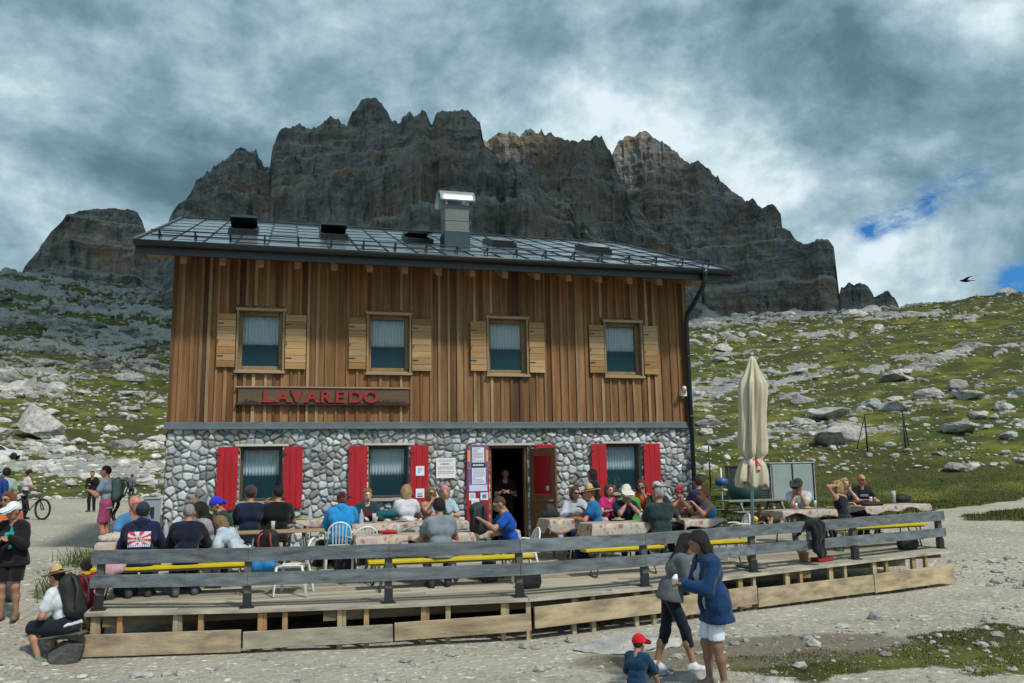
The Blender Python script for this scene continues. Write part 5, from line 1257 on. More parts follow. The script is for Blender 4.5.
def person(label, x, y, yaw, floor, sit=True, sc=1.0, fem=False, shirt=(.1,.1,.1), sleeve=.5, shirt_t=.016, pants=(.02,.02,.03), plen=1.0, ploose=.014, shoe=(.04,.04,.04), skin='fair', hair='dark', style='short', hat=None, hatcol=(1,1,1),
           glasses=False, lean=8, side=0, twist=0, hyaw=0, hpitch=0, arms=('table', 'table'), jacket=None, seat=.47, hand=('relaxed', 'relaxed'), feet=None, h=.017, scarf=None, knees=.12, hem=.10, printed=None, child=False, legs=True, group=None, hood=None, hunch=.0, rise=0):
    PN[0] += 1; sd = PN[0]; skinc = SK_[skin]; hairc = HC[hair]
    root = thing('person', label, 'person', (x, y, floor), rad(yaw), group); root.scale = (sc, sc, sc)
    sw = .155 if fem else .175; st = seat/sc
    H = np.array((0, 0, (st+.085) if sit else .90+rise)); la = rad(lean); sa = rad(side)
    dsp = np.array((math.sin(sa), math.sin(la)*math.cos(sa), math.cos(la)*math.cos(sa)))
    la2 = la+hunch; ds2 = np.array((math.sin(sa), math.sin(la2)*math.cos(sa), math.cos(la2)*math.cos(sa)))
    rt_ = np.array((math.cos(rad(twist)), math.sin(rad(twist)), 0.)); rt_ = rt_-ds2*(rt_@ds2); rt_ /= np.linalg.norm(rt_); fw = np.cross(ds2, rt_)
    wst = H+dsp*.15; chs = wst+ds2*.17; shl = chs+ds2*.14; nk = shl+ds2*.045+fw*.005
    T = lambda c, w_, r_, ww=0: ('c', tuple(c-rt_*w_), tuple(c+rt_*w_), r_, r_)
    hw = .072 if fem else .068
    torso = [T(H+dsp*.02, hw, .096 if fem else .094), T(wst, .046 if fem else .056, .078 if fem else .088), T(chs-fw*.005, .072 if fem else .088, .088 if fem else .102), T(shl-ds2*.012, sw-.052, .056), T(shl-ds2*.06, sw-.075, .080),
             ('c', tuple(nk-rt_*.0), tuple(shl-rt_*(sw-.03)-ds2*.01), .046, .046), ('c', tuple(nk), tuple(shl+rt_*(sw-.03)-ds2*.01), .046, .046)]
    if fem: torso += [('e', tuple(chs+fw*.085+rt_*s_*.065-ds2*.01), (.055, .052, .055), None) for s_ in (-1, 1)]
    neck = [('c', tuple(nk-ds2*.02), tuple(nk+ds2*.07+fw*.015), .056 if not fem else .048, .050 if not fem else .043)]
    hc = nk+ds2*.055+np.array((0, 0, .115))+fw*(.035+.03*max(0, hpitch)/30)
    Rh = np.stack([rt_, np.cross((0, 0, 1), rt_), (0, 0, 1)], 1); Rh[:, 0] = rt_*(1, 1, 0)/np.linalg.norm(rt_[:2]); Rh[:, 1] = np.cross((0, 0, 1), Rh[:, 0])
    Rh = Rh@rotz3(rad(hyaw))@rotx(-rad(hpitch)-la*.25)
    if child: hs = 1.28
    else: hs = 1.0
    arms_p = []; upper = []; handV = []; fore = []
    wr = []
    for i, s_ in enumerate((-1, 1)):
        S_ = shl+rt_*s_*sw-ds2*.02; a = arms[i]; pole = rt_*s_*.7-np.array((0, 0, .9))-fw*.25; hd = None
        tb = (.80/sc)
        if a == 'table': Tt = np.array((s_*.13, H[1]+.40+.1*math.sin(la), tb)); hd = (-.5*s_, 1, -.05)
        elif a == 'lap': Tt = np.array((s_*.10, .30, H[2]+.10)); hd = (-.5*s_, 1, -.3)
        elif a == 'side': Tt = S_+np.array((s_*.07, .04, -.52)); hd = (0, .15, -1); pole = rt_*s_*.3-fw
        elif a == 'face': Tt = hc+Rh@np.array((s_*.055, .115, -.135)); hd = Rh@np.array((-.1*s_, -.1, 1.)); pole = rt_*s_*.6-np.array((0, 0, 1.))
        elif a == 'clasp': Tt = hc+Rh@np.array((s_*.028, .15, -.13)); hd = Rh@np.array((-.25*s_, -.1, 1.)); pole = rt_*s_*.9-np.array((0, 0, .9))
        elif a == 'head': Tt = hc+Rh@np.array((s_*.10, -.02, .02)); hd = Rh@np.array((-.6*s_, -.3, .8)); pole = rt_*s_*1.0+np.array((0, 0, .2))+fw*.3
        elif a == 'chest': Tt = chs+fw*.27+rt_*s_*.055; hd = fw*.6-rt_*s_*.8; pole = rt_*s_*.5-np.array((0, 0, 1.))
        elif a == 'hold': Tt = chs+fw*.32+rt_*s_*.06-np.array((0, 0, .03)); hd = fw*.8-rt_*s_*.5+np.array((0, 0, .3)); pole = rt_*s_*.4-np.array((0, 0, 1.))
        elif a == 'knee': Tt = np.array((s_*.12, .36, H[2]+.10)); hd = (0, 1, -.5)
        else: Tt = np.array(a[:3], float); hd = a[3:] if len(a) > 3 else None
        E_, W_ = ik(S_, Tt, .285, .25, pole)
        if hd is None: hd = W_-E_
        arms_p.append((S_, E_, W_)); wr.append((W_, np.array(hd, float), s_))
        m = .92 if fem else 1.0
        upper.append(('c', tuple(S_), tuple(E_), .050*m, .040*m)); fore.append(('c', tuple(E_), tuple(E_+(W_-E_)*.45), .040*m, .036*m)); fore.append(('c', tuple(E_+(W_-E_)*.45), tuple(W_), .036*m, .024*m))
    # legs
    legp = []; shoes = []; thigh = []; shin = []
    for i, s_ in enumerate((-1, 1)):
        hp = H+np.array((s_*.082, .0, -.015))
        if sit:
            kn = np.array((s_*knees, .42, H[2]-.02)); ank = np.array((s_*(knees+.01), .36 if feet is None else feet[i], .085))
            if feet is not None and len(feet) > 2: ank[0] = feet[2+i]
            kn, ank = ik(hp, ank, .43, .43, (s_*.15, 1, 1.0))
        else:
            ank = np.array((s_*.10, -.01 if feet is None else feet[i], .085))
            if feet is not None and len(feet) > 2: ank[0] = feet[2+i]
            kn, ank = ik(hp, ank, .415, .395, (s_*.1, 1, 0))
        td = np.array((s_*.25, 1, 0.)); td /= np.linalg.norm(td)
        thigh.append(('c', tuple(hp), tuple(kn), .080, .053)); shin.append(('c', tuple(kn), tuple(kn*.62+ank*.38-np.array((0, .012, 0))), .052, .050)); shin.append(('c', tuple(kn*.62+ank*.38-np.array((0, .012, 0))), tuple(ank), .050, .034))
        fz = ank[2]-.045
        shoes.append([('c', tuple(ank-td*.035-np.array((0, 0, .035))), tuple(ank+td*.15-np.array((0, 0, .048))), .040, .034), ('c', tuple(ank+(0, 0, .0)), tuple(ank-(0, 0, .03)), .042, .042), ('c', tuple(ank-td*.045-np.array((0, 0, .06))), tuple(ank+td*.16-np.array((0, 0, .062))), .030, .026)])
    bp = torso+neck+upper+fore+(thigh+shin if legs else [])
    V, Q = surf(bp, h, .014); C = np.tile(np.array(skinc, float), (len(V), 1)); parts = [(V, Q, C)]
    Vh, Qh = HEADS[1 if fem else 0]; parts.append((Vh*hs@Rh.T+hc, Qh, headcols(Vh, skinc, hairc)))
    for i, (W_, hd, s_) in enumerate(wr):
        Vg, Qg = HANDS[hand[i]]; Fm = frame(hd, (0, 0, 1) if abs(hd[2]) < .8*np.linalg.norm(hd) else -fw); Vg = Vg*np.array((-s_, 1, 1))*(.93 if fem else 1.0)
        Qq = Qg if s_ < 0 else Qg[:, ::-1]
        parts.append((Vg@Fm.T+W_, Qq, np.tile(np.array(skinc)*1.02, (len(Vg), 1))))
    o = 0; VV, QQ, CC = [], [], []
    for v, q_, c in parts: VV.append(v); QQ.append(q_+o); CC.append(c); o += len(v)
    npmesh('body', np.concatenate(VV), np.concatenate(QQ), SKIN, np.concatenate(CC), root)
    def cloth(name, prims, off, col, cuts=(), noise=.016, nsc=13, carve=(), m=CLO, k=.012, colfn=None, hh=None):
        V, Q = surf(prims, hh or h, k, cuts=cuts, noise=noise, nsc=nsc, seed=sd, off=off, carve=carve)
        if not len(V): return None
        C = np.tile(np.array(col, float), (len(V), 1))
        if colfn: C = colfn(V, C)
        return npmesh(name, V, Q, m, C, root)
    # trousers
    kk = max(0, (plen-.5)*2); lg = list(thigh)
    if plen < .5:
        lg = [('c', q_[1], tuple(np.array(q_[1])+(np.array(q_[2])-np.array(q_[1]))*(plen*2+.12)), q_[3], q_[4]+.014) for q_ in thigh]
    elif legs:
        for i in (0, 2):
            a, b = np.array(shin[i][1]), np.array(shin[i+1][2]); lg.append(('c', tuple(a), tuple(a+(b-a)*min(kk, .97)), .058, .058-.014*kk))
    pe = plen*2; kz = np.mean([q_[1][2]*(1-pe)+q_[2][2]*pe for q_ in thigh]) if pe < 1 else np.mean([shin[i][1][2]*(1-kk)+shin[i+1][2][2]*kk for i in (0, 2)]); ky = np.mean([q_[1][1]*(1-pe)+q_[2][1]*pe for q_ in thigh])
    pc = [((0, 0, -1), -float(kz)-.02)] if not sit and plen < .95 else ([((0, 1, 0), float(ky)+.02)] if sit and pe < 1 else [])
    if legs: cloth('trousers', [torso[0], ('c', tuple(H-rt_*.055+dsp*.06), tuple(H+rt_*.055+dsp*.06), .086, .086)]+lg, ploose, pants, pc, noise=.012)
    # shirt
    ar = []
    if sleeve > 0:
        for i in (0, 1):
            S_, E_, W_ = arms_p[i]; f = min(1, sleeve*1.0) if sleeve <= .9 else 1
            ar.append(('c', tuple(S_), tuple(S_+(E_-S_)*f), .054, .050 if sleeve <= .9 else .044))
            if sleeve > .9: ar.append(('c', tuple(E_), tuple(E_+(W_-E_)*min(1, (sleeve-.9)*10*.94)), .046, .032))
    else: ar = []
    tops = [q_ for q_ in torso]
    if sleeve == 0: tops = torso[:3]+[T(shl-ds2*.06, sw-.085, .078)]+[('c', tuple(shl+rt_*s_*.075-ds2*.05), tuple(shl+rt_*s_*.085+ds2*.012), .035, .032) for s_ in (-1, 1)]
    if hem > .0: tops = tops+[('c', tuple(H-rt_*hw-dsp*(hem-.0)), tuple(H+rt_*hw-dsp*(hem-.0)), .098, .098)]
    cuts = [(tuple(-dsp), float(-dsp@(H-dsp*hem))), (tuple(ds2), float(ds2@(nk+ds2*.035)))]
    cf = None
    if printed == 'stripes':
        def cf(V, C): b = ((V@dsp)*26 % 1) < .35; C[b] = (.30, .05, .16); return C
    cloth('shirt', tops+ar, shirt_t, shirt, cuts, carve=[('c', tuple(nk+fw*.03-ds2*.01), tuple(nk+ds2*.2), .055, .055)], colfn=cf)
    if jacket:
        wedge = [('c', tuple(H+fw*.17), tuple(nk+fw*.14-ds2*.02), .078, .062)] if len(jacket) < 4 or jacket[3] else []
        ar2 = []
        for i in (0, 1):
            S_, E_, W_ = arms_p[i]; ar2 += [('c', tuple(S_), tuple(E_), .050, .040), ('c', tuple(E_), tuple(E_+(W_-E_)*.92), .040, .027)]
        cloth('jacket', torso+[('c', tuple(H-rt_*(hw+.02)-dsp*(hem+.01)), tuple(H+rt_*(hw+.02)-dsp*(hem+.01)), .122, .122), T(H-dsp*.02, hw+.015, .116), T(H+dsp*.09, hw-.005, .106)]+ar2, shirt_t+.011, jacket[:3], [(tuple(-dsp), float(-dsp@(H-dsp*(hem+.02)))), (tuple(ds2), float(ds2@(nk+ds2*.045)))], carve=wedge+[('c', tuple(nk+fw*.03), tuple(nk+ds2*.2), .058, .058)], noise=.014)
    if hood: 
        Vq, Qq = hatgeo('hood'); npmesh('hood', Vq@Rh.T+hc, Qq, CLO, np.tile(np.array(hood, float), (len(Vq), 1)), root)
    if scarf: cloth('scarf', [('c', tuple(nk-rt_*.05+fw*.02), tuple(nk+rt_*.05+fw*.02), .052, .052), ('c', tuple(nk-fw*.05), tuple(nk+fw*.06), .05, .045)], .014, scarf, noise=.02, nsc=16)
    def place(name, g, m, col): V_, Q_ = g; return npmesh(name, V_*hs@Rh.T+hc, Q_, m, np.tile(np.array(col, float), (len(V_), 1)), root)
    if style != 'bald': place('hair', hairgeo(style), HAIRM, hairc)
    if hat: 
        ho = place('hat' if hat != 'cap' else 'cap', hatgeo(hat), STRAW if hat == 'straw' else CLO, hatcol)
        if hat == 'straw':
            mb = MB(); mb.lathe([(.094, .060), (.096, .062), (.0945, .082), (.092, .084)], 26, cap=False); me_ = mb.build('hat_band', mat('hat_ribbon', (.06, .035, .02), .8, .1, 5), ho)
            me_.data.transform(Matrix([[*r] for r in np.vstack([np.column_stack([Rh, hc+Rh@np.array((0, -.012, 0))]), [0, 0, 0, 1]])]))
    if glasses:
        mb = MB()
        for s_ in (-1, 1):
            mb.lathe([(.001, -.004), (.017, -.003), (.021, 0), (.017, .003), (.001, .004)], 12, c=(0, 0, 0)); n_ = 60
            for k in range(n_): vx, vy, vz = mb.v[-n_+k]; mb.v[-n_+k] = (s_*.031+vx*1.12, .108+vz-.25*abs(s_*.031+vx)**1.5*1.2, .006+vy*.92)
            mb.tube([(s_*.05, .098, .010), (s_*.081, .05, .010), (s_*.083, -.005, .004)], .0035, 5)
        mb.tube([(-.014, .112, .010), (0, .116, .013), (.014, .112, .010)], .004, 5)
        me_ = mb.build('sunglasses', GLASS_D, root); me_.data.transform(Matrix([[*r] for r in np.vstack([np.column_stack([Rh*hs, hc]), [0, 0, 0, 1]])]))
    if legs:
        for sp in shoes: cloth('shoe', sp, .006, shoe, cuts=[((0, 0, -1), -.004)], noise=.003, m=SHOEM, k=.012, hh=.013)
    info = dict(root=root, H=H, dsp=dsp, ds2=ds2, rt=rt_, fw=fw, shl=shl, chs=chs, nk=nk, hc=hc, wr=wr, Rh=Rh, M=Matrix.Translation((x, y, floor)) @ Matrix.Rotation(rad(yaw), 4, 'Z') @ Matrix.Scale(sc, 4), tops=tops+ar, t=shirt_t)
    return info
def wp(info, p): return tuple(info['M'] @ Vector([float(v) for v in p]))
# back or front print, pressed onto the shirt
def shirt_print(info, w_, h_, up, colfn, front=False, extra=.012):
    n, m = 26, 18; base = info['chs']+info['ds2']*up; sgn = 1 if front else -1; P = []
    for j in range(m+1):
        for i in range(n+1):
            o_ = base+info['rt']*((i/n-.5)*w_)+info['ds2']*((j/m-.5)*h_)+info['fw']*sgn*.35; P.append(o_)
    P = np.array(P).T.astype(f4); dirn = (-sgn*info['fw']).astype(f4)[:, None]
    for _ in range(26): P = P+dirn*np.maximum(ev(info['tops'], P, .02)-info['t']-extra, -.01)*.9
    o_ = MB(); o_.v = [tuple(q_) for q_ in P.T.astype(float)]
    for j in range(m):
        for i in range(n):
            a = j*(n+1)+i; u, v = (i+.5)/n, (j+.5)/m; o_.f.append((a, a+1, a+n+2, a+n+1)); o_.c.append(colfn(u, v)); o_.m.append(0); o_.sm.append(True)
    return o_.build('chest_print' if front else 'back_print', CLO, info['root'])
# ------------------------------------------------------------------ rucksacks
def rucksack(label, loc, rz, col, hgt=.48, wid=.30, dep=.17, col2=None, tilt=0, straps=True, roll=0):
    col2 = col2 or tuple(v*.6 for v in col); s_ = hgt/.48
    r_ = thing('rucksack', label, 'rucksack', loc, rz); r_.rotation_euler = (tilt, roll, rz)
    V, Q = surf([('e', (0, 0, .22*s_), (wid/2, dep/2, .25*s_), None), ('c', (-wid*.28, 0, .07), (wid*.28, 0, .07), .07, .07), ('c', (-wid*.22, 0, .36*s_), (wid*.22, 0, .36*s_), .075, .075)], .014, .03, noise=.016, nsc=9, seed=int(loc[0]*10) % 9)
    npmesh('bag_body', V, Q, NYL, np.tile(np.array(col, float), (len(V), 1)), r_)
    V, Q = surf([('e', (0, -dep*.48, .17*s_), (wid*.34, .055, .12*s_), None)], .012, .02, noise=.008); npmesh('front_pocket', V, Q, NYL, np.tile(np.array(col2, float), (len(V), 1)), r_)
    if straps:
        for sx in (-1, 1):
            mb = MB(); mb.tube([(sx*.06, dep*.45, .42*s_), (sx*.09, dep*.45+.06, .38*s_), (sx*.10, dep*.45+.09, .28*s_), (sx*.11, dep*.45+.03, .12*s_), (sx*.11, dep*.40, .07*s_)], .016, 6, col2); mb.build('strap', NYL, r_)
    mb = MB(); mb.tube([(-.035, .03, .43*s_), (-.02, .03, .475*s_), (.02, .03, .475*s_), (.035, .03, .43*s_)], .008, 6, col2); mb.build('grab_handle', NYL, r_)
    return r_
# ------------------------------------------------------------------ people on the terrace
F = lambda y: zd(y)
def P(label, x, y, yaw, **k): return person(label, x, y, yaw, k.pop('floor', F(y)), **k)
FAR = .021
NAVY = (.012, .018, .055)
GR = 'people eating on the terrace'
i1 = P('bald sunburnt man in sunglasses and blue shirt at the left end table', -.12, -2.75, 200, shirt=(.06, .20, .42), sleeve=.6, skin='red', style='bald', hair='grey', glasses=True, lean=12, hyaw=35, arms=('table', 'table'), sc=1.08, h=FAR)
i2 = P('person in navy hoodie with a red and white print on the back, hood up', .20, -4.0, 0, shirt=NAVY, sleeve=1, shirt_t=.026, pants=(.02, .02, .03), skin='fair', hair='dark', style='thick', hat='beanie', hatcol=(.02, .035, .07), lean=10, hpitch=8, arms=('table', 'table'), hood=NAVY, sc=1.06, feet=(.1, .15))
def uj(u, v):
    du, dv_ = u-.5, v-.5
    if abs(du) < .2 and abs(dv_) < .2: return (.50, .05, .07) if (int(u*26) % 5 != 0 and abs(dv_) < .14 and (int(u*26+v*9) % 3)) else (.65, .65, .68)
    a = math.atan2(dv_*1.2, du); k = int((a+PI)/(2*PI)*16)
    if v < .14: return (.12, .14, .35) if int(u*26) % 2 else (.65, .65, .68)
    return (.55, .06, .09) if k % 2 else (.66, .64, .66)
shirt_print(i2, .30, .21, -.05, uj, extra=.016)
i3 = P('grey haired man in a navy sweater seen from behind', .86, -4.0, 0, shirt=(.010, .013, .03), sleeve=1, shirt_t=.024, skin='red', hair='grey', style='cropped', lean=12, arms=('table', 'table'), sc=1.03, pants=(.025, .025, .03), shoe=(.06, .08, .10), feet=(.0, .12))
P('dark haired woman in a pale grey hooded jacket turned to the left', 1.22, -3.28, 82, fem=True, shirt=(.28, .28, .31), sleeve=1, shirt_t=.024, skin='tan', hair='black', style='bob', hood=(.015, .013, .015), lean=22, hpitch=12, arms=('table', 'table'), sc=1.03)
P('curly light brown haired person behind the woman in pale grey', .93, -2.62, 150, fem=True, shirt=(.30, .30, .29), sleeve=.6, skin='fair', hair='sandy', style='curly', lean=18, hpitch=10, arms=('table', 'table'), h=FAR)
P('stooping person in a pale blue shirt with purple striped scarf', 1.62, -3.55, 60, fem=True, shirt=(.42, .50, .58), sleeve=1, shirt_t=.022, skin='fair', hair='sandy', style='bob', lean=42, hpitch=30, arms=('lap', 'lap'), sc=.93, pants=(.09, .02, .05), printed=None, scarf=(.28, .05, .16))
P('person in a bright blue bandana and dark green shirt leaning over the table', 1.42, -2.15, 105, shirt=(.018, .045, .04), sleeve=1, skin='tan', hair='dark', style='short', hat='bandana', hatcol=(.02, .04, .55), lean=25, hpitch=25, arms=('table', 'table'), sc=1.02, h=FAR)
P('man in a dark navy shirt and brown cap with his back turned', 1.69, -1.95, 0, shirt=(.012, .018, .045), sleeve=.9, skin='tan', hair='brown', style='short', hat='cap', hatcol=(.05, .04, .03), lean=3, arms=('table', 'table'), sc=1.12, h=FAR)
P('dark haired man in a black T-shirt with his back turned, elbows out', 2.16, -1.95, -3, shirt=(.008, .008, .009), sleeve=.55, skin='tan', hair='black', style='short', lean=3, hyaw=15, arms=((-.22, .22, 1.02), 'table'), sc=1.12, h=FAR)
P('person in a bright blue hooded jacket and maroon cap seated on a white chair', 3.26, -2.35, -8, shirt=(.02, .26, .60), sleeve=1, shirt_t=.045, skin='fair', hair='auburn', style='thick', hat='beanie', hatcol=(.05, .012, .018), hood=(.02, .28, .64), lean=14, hpitch=10, arms=('table', 'table'), sc=1.0, h=FAR)
P('red haired young person in dark teal and maroon facing the camera', 3.78, -1.45, 186, fem=True, shirt=(.13, .015, .04), sleeve=1, jacket=(.015, .05, .06), skin='pale', hair='ginger', style='thick', lean=8, hpitch=6, arms=('table', 'table'), sc=.98, h=FAR)
P('fair haired person in a white T-shirt with their back turned', 4.54, -1.6, 0, fem=True, shirt=(.58, .60, .64), sleeve=.5, shirt_t=.024, skin='fair', hair='blonde', style='bob', lean=6, arms=('table', 'table'), sc=1.05, h=FAR)
P('woman in sunglasses lifting both hands to her face, behind the table', 5.0, -1.35, 190, fem=True, shirt=(.40, .24, .20), sleeve=0, skin='tan', hair='sandy', style='bob', glasses=True, lean=10, arms=('face', 'clasp'), sc=.98, h=FAR)
P('person in a pink headscarf and pale blue top behind the man in grey', 5.30, -1.40, 175, fem=True, shirt=(.34, .46, .52), sleeve=.6, skin='fair', hair='blonde', style='bob', hat='bandana', hatcol=(.60, .16, .26), lean=6, arms=('table', 'table'), sc=1.0, h=FAR)
P('dark haired man in a grey T-shirt seen from behind on the yellow bench', 4.68, -4.42, -2, shirt=(.20, .235, .27), sleeve=.6, shirt_t=.022, skin='tan', hair='black', style='thick', lean=10, hpitch=6, arms=('table', 'table'), sc=1.06, pants=(.03, .035, .04), feet=(.12, .16), shoe=(.02, .02, .022), floor=F(-4.42))
P('man in a bright blue T-shirt and sunglasses in profile facing left', 5.98, -4.0, 88, shirt=(.008, .07, .40), sleeve=.55, shirt_t=.020, skin='tan', hair='brown', style='cropped', glasses=True, lean=16, hpitch=22, arms=((-.12, .52, .93), (.12, .50, .86)), sc=1.06, pants=(.02, .025, .04))
P('waiter standing in the dark doorway with folded hands', 7.12, .85, 170, floor=.26, sit=False, shirt=(.015, .013, .013), sleeve=.55, skin='tan', hair='dark', style='short', arms=('chest', 'chest'), sc=.98, h=FAR, pants=(.04, .01, .015))
P('brown haired woman in a white blouse and sunglasses right of the doorway', 7.84, -1.85, 165, fem=True, shirt=(.48, .50, .58), sleeve=1, shirt_t=.024, skin='tan', hair='brown', style='bob', glasses=True, lean=12, hpitch=8, hyaw=25, arms=('table', 'table'), sc=.98, h=FAR)
P('person in a straw hat and bright blue shirt turned to the left', 8.0, -2.75, 60, fem=True, shirt=(.012, .13, .34), sleeve=.45, shirt_t=.024, skin='red', hair='sandy', style='short', hat='straw', lean=12, hpitch=6, hyaw=15, arms=('table', (.2, .32, .9)), sc=1.06, h=FAR, pants=(.02, .03, .12))
P('person in a magenta shirt half hidden behind the straw hat', 8.66, -1.5, 190, fem=True, shirt=(.50, .02, .16), sleeve=.5, skin='fair', hair='brown', style='bob', lean=8, arms=('table', 'table'), sc=.96, h=FAR)
P('man in a white cap and navy T-shirt with hands clasped before his mouth', 8.60, -2.5, 176, shirt=NAVY, sleeve=.55, shirt_t=.024, skin='tan', hair='dark', style='short', hat='cap', hatcol=(.62, .60, .52), glasses=True, lean=14, hpitch=16, arms=('clasp', 'clasp'), hand=('grip', 'grip'), sc=1.02, h=FAR)
P('person in a bright green shirt behind the man in navy', 9.0, -1.95, 5, shirt=(.05, .30, .03), sleeve=.6, shirt_t=.026, skin='tan', hair='brown', style='short', hat='cap', hatcol=(.6, .58, .5), lean=14, hpitch=10, arms=('table', 'table'), sc=1.0, h=FAR)
P('brown haired woman in an orange top with her hand raised to her cheek', 9.50, -1.3, 165, fem=True, shirt=(.62, .10, .015), sleeve=.55, skin='tan', hair='brown', style='long', lean=6, hyaw=-15, arms=('face', 'table'), sc=1.03, h=FAR)
P('man in a dark green polo shirt seen from behind, looking left', 8.88, -3.6, -8, shirt=(.020, .040, .045), sleeve=.6, shirt_t=.026, skin='tan', hair='grey', style='cropped', lean=10, hyaw=40, arms=('table', (.30, .42, .92)), sc=1.08, scarf=None)
P('person in a pale grey cap behind the man in dark green', 9.72, -1.6, 170, shirt=(.03, .03, .035), sleeve=.6, skin='tan', hair='dark', style='short', hat='cap', hatcol=(.40, .42, .45), lean=6, hyaw=30, arms=('table', 'table'), sc=1.0, h=FAR)
P('woman in a red bandana and sunglasses drinking with both hands raised', 9.85, -2.45, 140, fem=True, shirt=(.35, .20, .16), sleeve=0, skin='red', hair='auburn', style='short', hat='bandana', hatcol=(.60, .03, .06), glasses=True, lean=8, hyaw=20, arms=('clasp', 'clasp'), hand=('grip', 'grip'), sc=.98, h=FAR)
P('person in a dark purple shirt with their back turned by the hut corner', 10.95, -1.2, 15, shirt=(.030, .026, .065), sleeve=.7, shirt_t=.022, skin='tan', hair='dark', style='short', lean=5, arms=('table', 'table'), sc=1.08, h=FAR)
P('blonde woman in a sky blue sleeveless top and sunglasses facing left', 10.28, -2.95, 82, fem=True, shirt=(.07, .27, .55), sleeve=0, shirt_t=.02, skin='red', hair='ginger', style='bun', glasses=True, lean=14, hpitch=-4, arms=((-.16, .42, 1.02), (.14, .46, .92)), sc=1.0, h=FAR)
P('man in a white T-shirt and dark cap resting his head on his hand', 12.98, -1.72, 150, shirt=(.52, .56, .62), sleeve=.55, shirt_t=.024, skin='tan', hair='dark', style='short', hat='cap', hatcol=(.03, .035, .03), lean=16, hpitch=18, hyaw=-20, arms=('face', 'face'), sc=1.05, h=FAR, pants=(.25, .30, .38))
P('blonde woman in a black vest with one arm raised to her head', 13.55, -2.45, 20, fem=True, shirt=(.008, .010, .016), sleeve=0, shirt_t=.018, skin='tan', hair='blonde', style='bob', lean=8, hyaw=35, arms=('head', 'table'), sc=1.03, h=FAR)
P('blonde person facing the camera behind the woman in the black vest', 14.25, -1.45, 185, fem=True, shirt=(.05, .05, .07), sleeve=.6, skin='fair', hair='blonde', style='curly', lean=10, arms=('face', 'table'), sc=.98, h=FAR)
i40 = P('balding man in a black T-shirt and glasses facing the camera at the right', 15.05, -1.0, 178, shirt=(.008, .010, .018), sleeve=.55, shirt_t=.024, skin='red', hair='dark', style='bald', glasses=True, lean=10, hpitch=4, arms=('table', 'table'), sc=1.05, h=FAR)
shirt_print(i40, .20, .05, .03, lambda u, v: (.35, .36, .38) if int(u*26) % 3 else (.01, .012, .02), front=True)
P('dark figure with long black hair standing by the right hand red shutter', 8.82, -.55, 60, sit=False, fem=True, shirt=(.01, .01, .012), sleeve=1, skin='tan', hair='black', style='long', arms=('hold', 'hold'), sc=.92, h=FAR, pants=(.012, .012, .014), shirt_t=.03)
P('person in dark clothes seen inside the right hand window', 9.75, .75, 175, floor=.27, sit=False, shirt=(.03, .025, .03), sleeve=.5, skin='tan', hair='dark', style='short', arms=('face', 'face'), sc=.90, h=FAR)
gz2 = gz(14.55, 2.75)
P('person in dark clothes seated at the picnic table behind the parasol', 14.6, 2.72, 180, floor=gz2, seat=.45, shirt=(.02, .02, .022), sleeve=.5, skin='tan', hair='dark', style='short', lean=20, hpitch=20, arms=('table', 'table'), sc=1.0, h=FAR)
P('second person at the picnic table, with bare tanned arms', 15.0, 2.72, 175, floor=gz2, seat=.45, shirt=(.08, .06, .05), sleeve=.3, skin='tan', hair='brown', style='short', lean=20, hpitch=10, arms=('table', 'face'), sc=.98, h=FAR)
# ------------------------------------------------------------------ people in the yard
x, y = -2.06, -5.05
P('woman in a white cap, black jacket, teal top and black shorts standing at left', -1.56, -3.75, 172, floor=gz(-1.56, -3.75), sit=False, fem=True, shirt=(.02, .30, .30), sleeve=.5, jacket=(.012, .012, .016, 1), pants=(.010, .010, .012), plen=.42, ploose=.03, shoe=(.16, .11, .06), skin='tan', hair='dark', style='short', hat='cap', hatcol=(.66, .67, .70), lean=3, hyaw=-28, hpitch=16, arms=('chest', 'chest'), sc=.99, h=.014, feet=(0, .03))
P('woman in sunglasses and orange top half hidden behind the white cap', -1.92, -2.9, 200, floor=gz(-1.92, -2.9), sit=False, fem=True, shirt=(.55, .13, .04), sleeve=.4, pants=(.10, .11, .12), skin='tan', hair='auburn', style='bob', glasses=True, lean=4, hyaw=-40, hpitch=4, arms=('side', 'side'), sc=.98)
xb, yb = pol(-15.75, 25.5); zb_ = gz(xb, yb)
P('hiker seen from behind at the left edge carrying a blue rucksack', xb, yb, 8, floor=zb_, sit=False, shirt=(.30, .42, .40), sleeve=.6, pants=(.06, .065, .04), skin='tan', hair='black', style='thick', arms=('side', 'side'), sc=1.05, h=FAR)
rucksack('bright blue rucksack on the back of the hiker at the left edge', (xb-.03, yb-.26, zb_+.98), PI, (.008, .05, .26), .55, .36, .22); 
xc, yc = pol(-14.75, 35.5); zc_ = gz(xc, yc)
P('cyclist in a white jersey standing beside a mountain bike', xc, yc, -60, floor=zc_, sit=False, shirt=(.60, .55, .58), sleeve=.6, pants=(.012, .012, .018), skin='tan', hair='dark', style='short', hat='beanie', hatcol=(.02, .02, .025), arms=('hold', 'hold'), sc=1.04, h=FAR, scarf=None)
xd, yd = pol(-11.2, 40); P('distant walker dressed in black with a white chest patch', xd, yd, 175, floor=gz(xd, yd), sit=False, shirt=(.012, .012, .014), sleeve=1, pants=(.012, .012, .016), skin='tan', hair='dark', style='short', arms=('side', 'hold'), sc=1.0, h=FAR)
idd = None
xe, ye = pol(-9.05, 58); P('distant hiker in grey standing before the green slope', xe, ye, 5, floor=gz(xe, ye), sit=False, shirt=(.16, .18, .20), sleeve=.6, pants=(.03, .035, .04), skin='tan', hair='dark', style='short', arms=('hold', 'hold'), sc=1.0, h=FAR)
